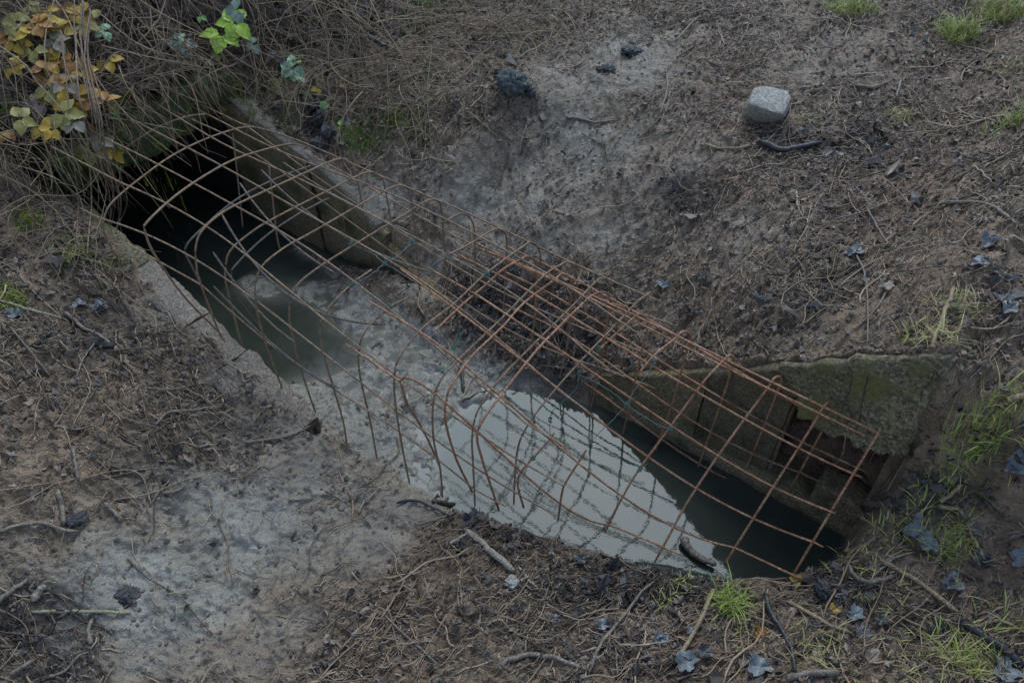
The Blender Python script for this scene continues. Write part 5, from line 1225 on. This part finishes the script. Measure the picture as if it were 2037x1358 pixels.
for a in [
 (200, 612, .055, 'ash', 'grey crumpled leaf on dark litter left of the wall coping', .4, .4),
 (32, 630, .060, 'blue', 'bluish wet leaf at the left edge above the brown litter', 0., .2),
 (160, 608, .05, 'ash', 'dull grey leaf flake left of the grey crumpled leaf', 1., .3),
 (1700, 505, .065, 'blue', 'pointed bluish leaf in the middle of the right bank', .5, .6),
 (1315, 572, .060, 'blue', 'bluish curled leaf just above the crest of the mesh', -.3, .6),
 (1398, 558, .045, 'blue', 'small bluish leaf right of the one above the mesh', .3, .5),
 (1945, 530, .060, 'blue', 'flat bluish leaf on the right side above the grass', .1, .3),
 (1965, 488, .065, 'ash', 'long narrow grey leaf beside dark sticks at right', .5, .8),
 (1992, 600, .060, 'blue', 'pale blue leaf near the right edge above the clay', -.2, .3),
 (2000, 625, .055, 'ash', 'grey crumpled leaf under the pale blue one at right', .9, .6),
 (1760, 575, .050, 'brown', 'oval brown leaf above the mossy slab', .2, .2),
 (1830, 1085, .085, 'blue', 'bright bluish curled leaf in grass at bottom right', -1., .7),
 (1810, 1060, .055, 'blue', 'smaller bluish leaf touching the bright curled one', .8, .5),
 (1700, 1222, .060, 'blue', 'ragged pale blue leaf between sticks at bottom right', .5, .4),
 (1712, 1262, .055, 'blue', 'ragged blue leaf just below its neighbour at bottom right', 1.2, .4),
 (1750, 1238, .045, 'black', 'black wet leaf beside the ragged blue leaf', .3, .5),
 (1668, 1180, .050, 'ash', 'small grey oval leaf right of the pine-cone-like clod', 1.4, .3),
 (1660, 1212, .040, 'yellow', 'small yellow leaf below the grey oval leaf', .5, .3),
 (1508, 1328, .075, 'blue', 'glossy blue-grey leaf on the bottom edge', .2, .5),
 (1480, 1310, .060, 'brown', 'curled brown leaf left of the glossy blue-grey one', .9, .8),
 (1365, 1318, .075, 'blue', 'wet bluish leaf lump at the bottom, centre right', .5, .5),
 (1400, 1300, .055, 'black', 'black leaf clump right of the wet bluish lump', .2, .6),
 (1375, 1258, .040, 'blue', 'small bluish leaf beside the long pale curved stick', 1.1, .4),
 (1198, 1245, .050, 'blue', 'bluish leaf in the dark litter at the bottom centre', .1, .4),
 (1105, 1232, .035, 'ash', 'small pale round leaf at the bottom centre', .1, .2),
 (1315, 1275, .050, 'blue', 'bluish wet leaf near a pale thin stick at the bottom', .6, .4),
 (1310, 1265, .030, 'ash', 'tiny grey leaf beside the bluish wet leaf at the bottom', .6, .4),
 (1225, 1110, .055, 'blue', 'pale bluish leaf in the litter below the bright water', .3, .3),
 (1155, 1115, .050, 'black', 'black leaf left of the pale bluish leaf under the water', .3, .5),
 (940, 1035, .065, 'black', 'black glossy leaf clump at the near edge below the cage feet', .9, .8),
 (1940, 1130, .075, 'black', 'long black curled leaf at the right edge, lower part', .1, .9),
 (1890, 1165, .070, 'blue', 'frayed bluish leaf left of the long black one', .5, .6),
 (2020, 1120, .070, 'ash', 'dark grey leaf on the right edge, lower part', .4, .5),
 (2010, 945, .070, 'ash', 'pale grey leaf at the right edge beside the large grass tuft', .1, .3),
 (1995, 1335, .085, 'blue', 'pale bluish leaf in the bottom right corner', 1.2, .3),
 (1730, 1310, .050, 'brown', 'curled brown leaf at the bottom right', .8, .7),
 (1510, 1262, .045, 'orange', 'narrow orange-brown leaf beside the dark crooked branch', .9, .9),
 (1910, 1385, .045, 'olive', 'yellow-green leaf at the bottom right corner', .9, .4),
 (1905, 1290, .040, 'yellow', 'tiny yellow leaf on the grass near the bottom right', .2, .3),
 (490, 135, .075, 'brown', 'tan triangular dead leaf on the bank right of the lime leaves', .2, .5),
 (425, 152, .055, 'brown', 'greyish brown curled leaf left of the tan triangular one', .5, .7),
 (585, 85, .060, 'brown', 'upright brown curled leaf above the mint spray', 1.2, .7),
 (770, 95, .055, 'brown', 'reddish brown leaf on the bank at the top', .3, .6),
 (240, 372, .035, 'orange', 'small orange dead leaf caught in the canes at the mouth', .3, .5),
 (740, 320, .030, 'cream', 'small pale leaf stuck on the clay above the wing wall', .3, .2),
 (630, 90, .050, 'brown', 'brown folded leaf on the bank beside the mint spray', 2., .7),
 (710, 130, .050, 'ash', 'grey leaf in the straw on the bank', .3, .6),
 (1580, 1160, .050, 'yellow', 'yellow drooping leaf at the foot of the last hoop', 1.3, .7),
 (85, 30, .06, 'brown', 'brown leaf behind the sprays in the top left corner', .2, .5),
 (1240, 1020, .03, 'black', 'tiny black leaf at the near water edge', .2, .5)]:
    if a[1] > 1370: continue
    dead_leaf(a[0], a[1], a[2] * .92, a[3], a[4], a[5], a[6])

# ------------------------------------------------------------------ stones and clods
def boulder(u, v, size, mat, lab, name, cat, seed, squash=(1, 1, .7), angular=.5, sink=.3, rot=0., planes=9, group=None):
    n1, n2 = 44, 24; r_ = np.random.default_rng(seed)
    th = np.linspace(0, 2 * math.pi, n1, endpoint=False); ph = np.linspace(.02, math.pi - .02, n2)
    T, Pp = np.meshgrid(th, ph); D_ = np.stack([np.cos(T) * np.sin(Pp), np.sin(T) * np.sin(Pp), np.cos(Pp)], -1)
    nr = r_.normal(0, 1, (planes, 3)); nr /= np.linalg.norm(nr, axis=1, keepdims=True); dd = r_.uniform(.52, .86, planes)
    dot = D_ @ nr.T; rr = np.min(np.where(dot > .05, dd / np.maximum(dot, .05), 9), axis=-1); rr = np.minimum(rr, 1.05)
    rr = rr * angular + (1 - angular)
    rr = rr * (1 + .34 * (1 - angular * .7) * fbm(D_[..., 0] * 2 + seed, D_[..., 1] * 2 + D_[..., 2] * 2, .5, 4, seed) * 2.2 + .13 * fbm(D_[..., 0] * 5 + seed, D_[..., 2] * 5 + D_[..., 1] * 4, .4, 3, seed))
    V = D_ * rr[..., None] * size * .5 * np.array(squash)
    c, s = math.cos(rot), math.sin(rot); V = np.stack([V[..., 0] * c - V[..., 1] * s, V[..., 0] * s + V[..., 1] * c, V[..., 2]], -1)
    cpt = hit(u, v); V = V + cpt + np.array([0, 0, size * .5 * squash[2] * (1 - 2 * sink)])
    I = np.arange(n1 * n2).reshape(n2, n1); J = np.roll(I, -1, 1)
    Fq = np.stack([I[:-1], I[1:], J[1:], J[:-1]], -1).reshape(-1, 4)
    o = obj(name, mesh_np(name, V.reshape(-1, 3), Fq, mat)); center(o); tag(o, lab, cat, group)
import bmesh
c0 = hit(1515, 246); zb = c0[2] - .018
pts = [at(u, v, zb + h_) for u, v, h_ in [(1499,176,.135),(1517,171,.13),(1566,180,.12),(1573,196,.11),(1557,229,.085),(1520,217,.10),(1492,205,.115),(1480,215,.07),(1469,243,.0),(1480,252,-.02),(1512,256,-.02),(1546,249,-.02),(1568,232,-.02),(1500,215,-.04),(1560,205,-.04)]]
bm = bmesh.new()
for p in pts: bm.verts.new(p)
bmesh.ops.convex_hull(bm, input=bm.verts)
bmesh.ops.delete(bm, geom=[v for v in bm.verts if not v.link_faces], context='VERTS')
bmesh.ops.bevel(bm, geom=bm.edges[:], offset=.0035, segments=1, affect='EDGES', profile=.6)
bmesh.ops.triangulate(bm, faces=bm.faces[:]); bmesh.ops.subdivide_edges(bm, edges=bm.edges[:], cuts=3, use_grid_fill=True)
for v in bm.verts:
    n_ = fbm(np.array([v.co.x * 1.3 + v.co.z]), np.array([v.co.y + v.co.z * 1.7]), .03, 3, 2)[0]; v.co += (v.co - Vector(c0)).normalized() * float(n_) * .0035
me = bpy.data.meshes.new('stone'); bm.to_mesh(me); bm.free(); me.materials.append(ROCKP)
for p_ in me.polygons: p_.use_smooth = True
o = obj('stone', me); center(o); tag(o, 'pale angular stone lying on the right bank, the only large one', 'stone')
boulder(1022, 180, .155, CLOD, 'blue-grey lump of clay on the bank above the centre', 'clay_clod', 'clod', 11, (1, .75, .6), .3, .22, -.5)
boulder(1000, 155, .07, CLOD, 'smaller blue-grey lump at the upper left of the big blue clod', 'clay_clod', 'clod', 12, (1, .8, .6), .3, .2)
boulder(1260, 105, .09, CLOD, 'flat pale blue mud lump at the upper centre', 'clay_clod', 'clod', 13, (1, .9, .35), .3, .3)
boulder(1205, 140, .08, CLOD2, 'flat grey mud lump left of the pale blue one', 'clay_clod', 'clod', 14, (1, .9, .35), .3, .3)
boulder(1018, 1160, .045, ROCKP, 'flat pale round stone at the lower end of the thick pale stick', 'stone', 'stone', 15, (1, .9, .35), .5, .3)
boulder(1632, 1175, .045, CLOD2, 'rough grey cone-like clod near the last hoop foot', 'clay_clod', 'clod', 16, (.8, 1.2, .8), .2, .2)
boulder(255, 1185, .07, CLOD2, 'dark rimmed bluish stone sunk in the grey mud at bottom left', 'stone', 'stone', 17, (1, .9, .45), .7, .45)
boulder(1055, 190, .05, CLOD2, 'small grey lump right of the big blue clod', 'clay_clod', 'clod', 18, (1, .8, .6), .3, .25)
boulder(160, 1040, .06, CLOD2, 'small grey stone in the left litter beside the upright stick', 'stone', 'stone', 19, (1, .8, .5), .8, .3)
boulder(990, 118, .045, CLOD2, 'little brown-grey stone above the blue clod', 'stone', 'stone', 20, (1, .8, .7), .8, .2)
for i, (u, v, z) in enumerate([(628, 215, .07), (640, 240, .08), (652, 265, .075), (638, 290, .06), (700, 30, .08), (715, 60, .07), (680, 15, .06)]):
    boulder(u, v, z, CLOD2, ['uppermost slate grey mud lump of the heap beside the hanging stem', 'upper middle slate grey lump of that heap', 'lower middle slate grey lump of that heap', 'lowest slate grey lump, just above the wing wall', 'slate grey mud lump at the top edge left of the moss', 'slate grey mud lump just below the one at the top edge', 'topmost slate grey mud lump'][i], 'clay_clod', 'clod', 30 + i, (1, .8, .7), .25, .3, i, group='slate grey mud lumps on the bank')
# bottle neck poking from the mud
c = hit(630, 862); a = np.linspace(0, 2 * math.pi, 17)[:-1]
BM = M('brown_glass'); BM.col((.03, .028, .024)); BM.rough(.2); prof = [(.0, .012), (.010, .0135), (.0115, .016), (.034, .022), (.06, .030), (.08, .031)]
ax = np.array([.1, -.35, 1.]); ax /= np.linalg.norm(ax); e1 = np.cross(ax, [0, 1, 0]); e1 /= np.linalg.norm(e1); e2 = np.cross(ax, e1)
Vb = []
sc_p = .6
for (h_, r_) in [(.004, .007), (-.001, .008), (-.003, .0115)] + [(-p, q) for p, q in prof[1:]]:
    Vb += [c + np.array([0, 0, .030]) + ax * h_ * .9 + (e1 * math.cos(t) + e2 * math.sin(t)) * r_ * sc_p for t in a]
I = np.arange(len(Vb)).reshape(-1, 16); J = np.roll(I, -1, 1)
o = obj('pipe_stub', mesh_np('pipe_stub', np.array(Vb), np.stack([I[:-1], J[:-1], J[1:], I[1:]], -1).reshape(-1, 4), BM.m)); center(o)
tag(o, 'small dark pipe stub standing in grey mud at the end of the left wall', 'pipe')
# curled root standing in the water at the near corner
P = curve_pts([at(1425, 1122, .02), at(1398, 1112, .015), at(1378, 1099, .012), at(1364, 1082, .016), at(1362, 1068, .020)], 24)
V, Fq = rod(P, .008, 8, 1.7, .35); o = obj('water_logged_root', mesh_np('water_logged_root', V, Fq, WOODS['mud'])); center(o); tag(o, 'dark brown curled root sticking out of the water at the near corner', 'root')
print('faces', sum(len(o.data.polygons) for o in bpy.data.objects if o.type == 'MESH'))
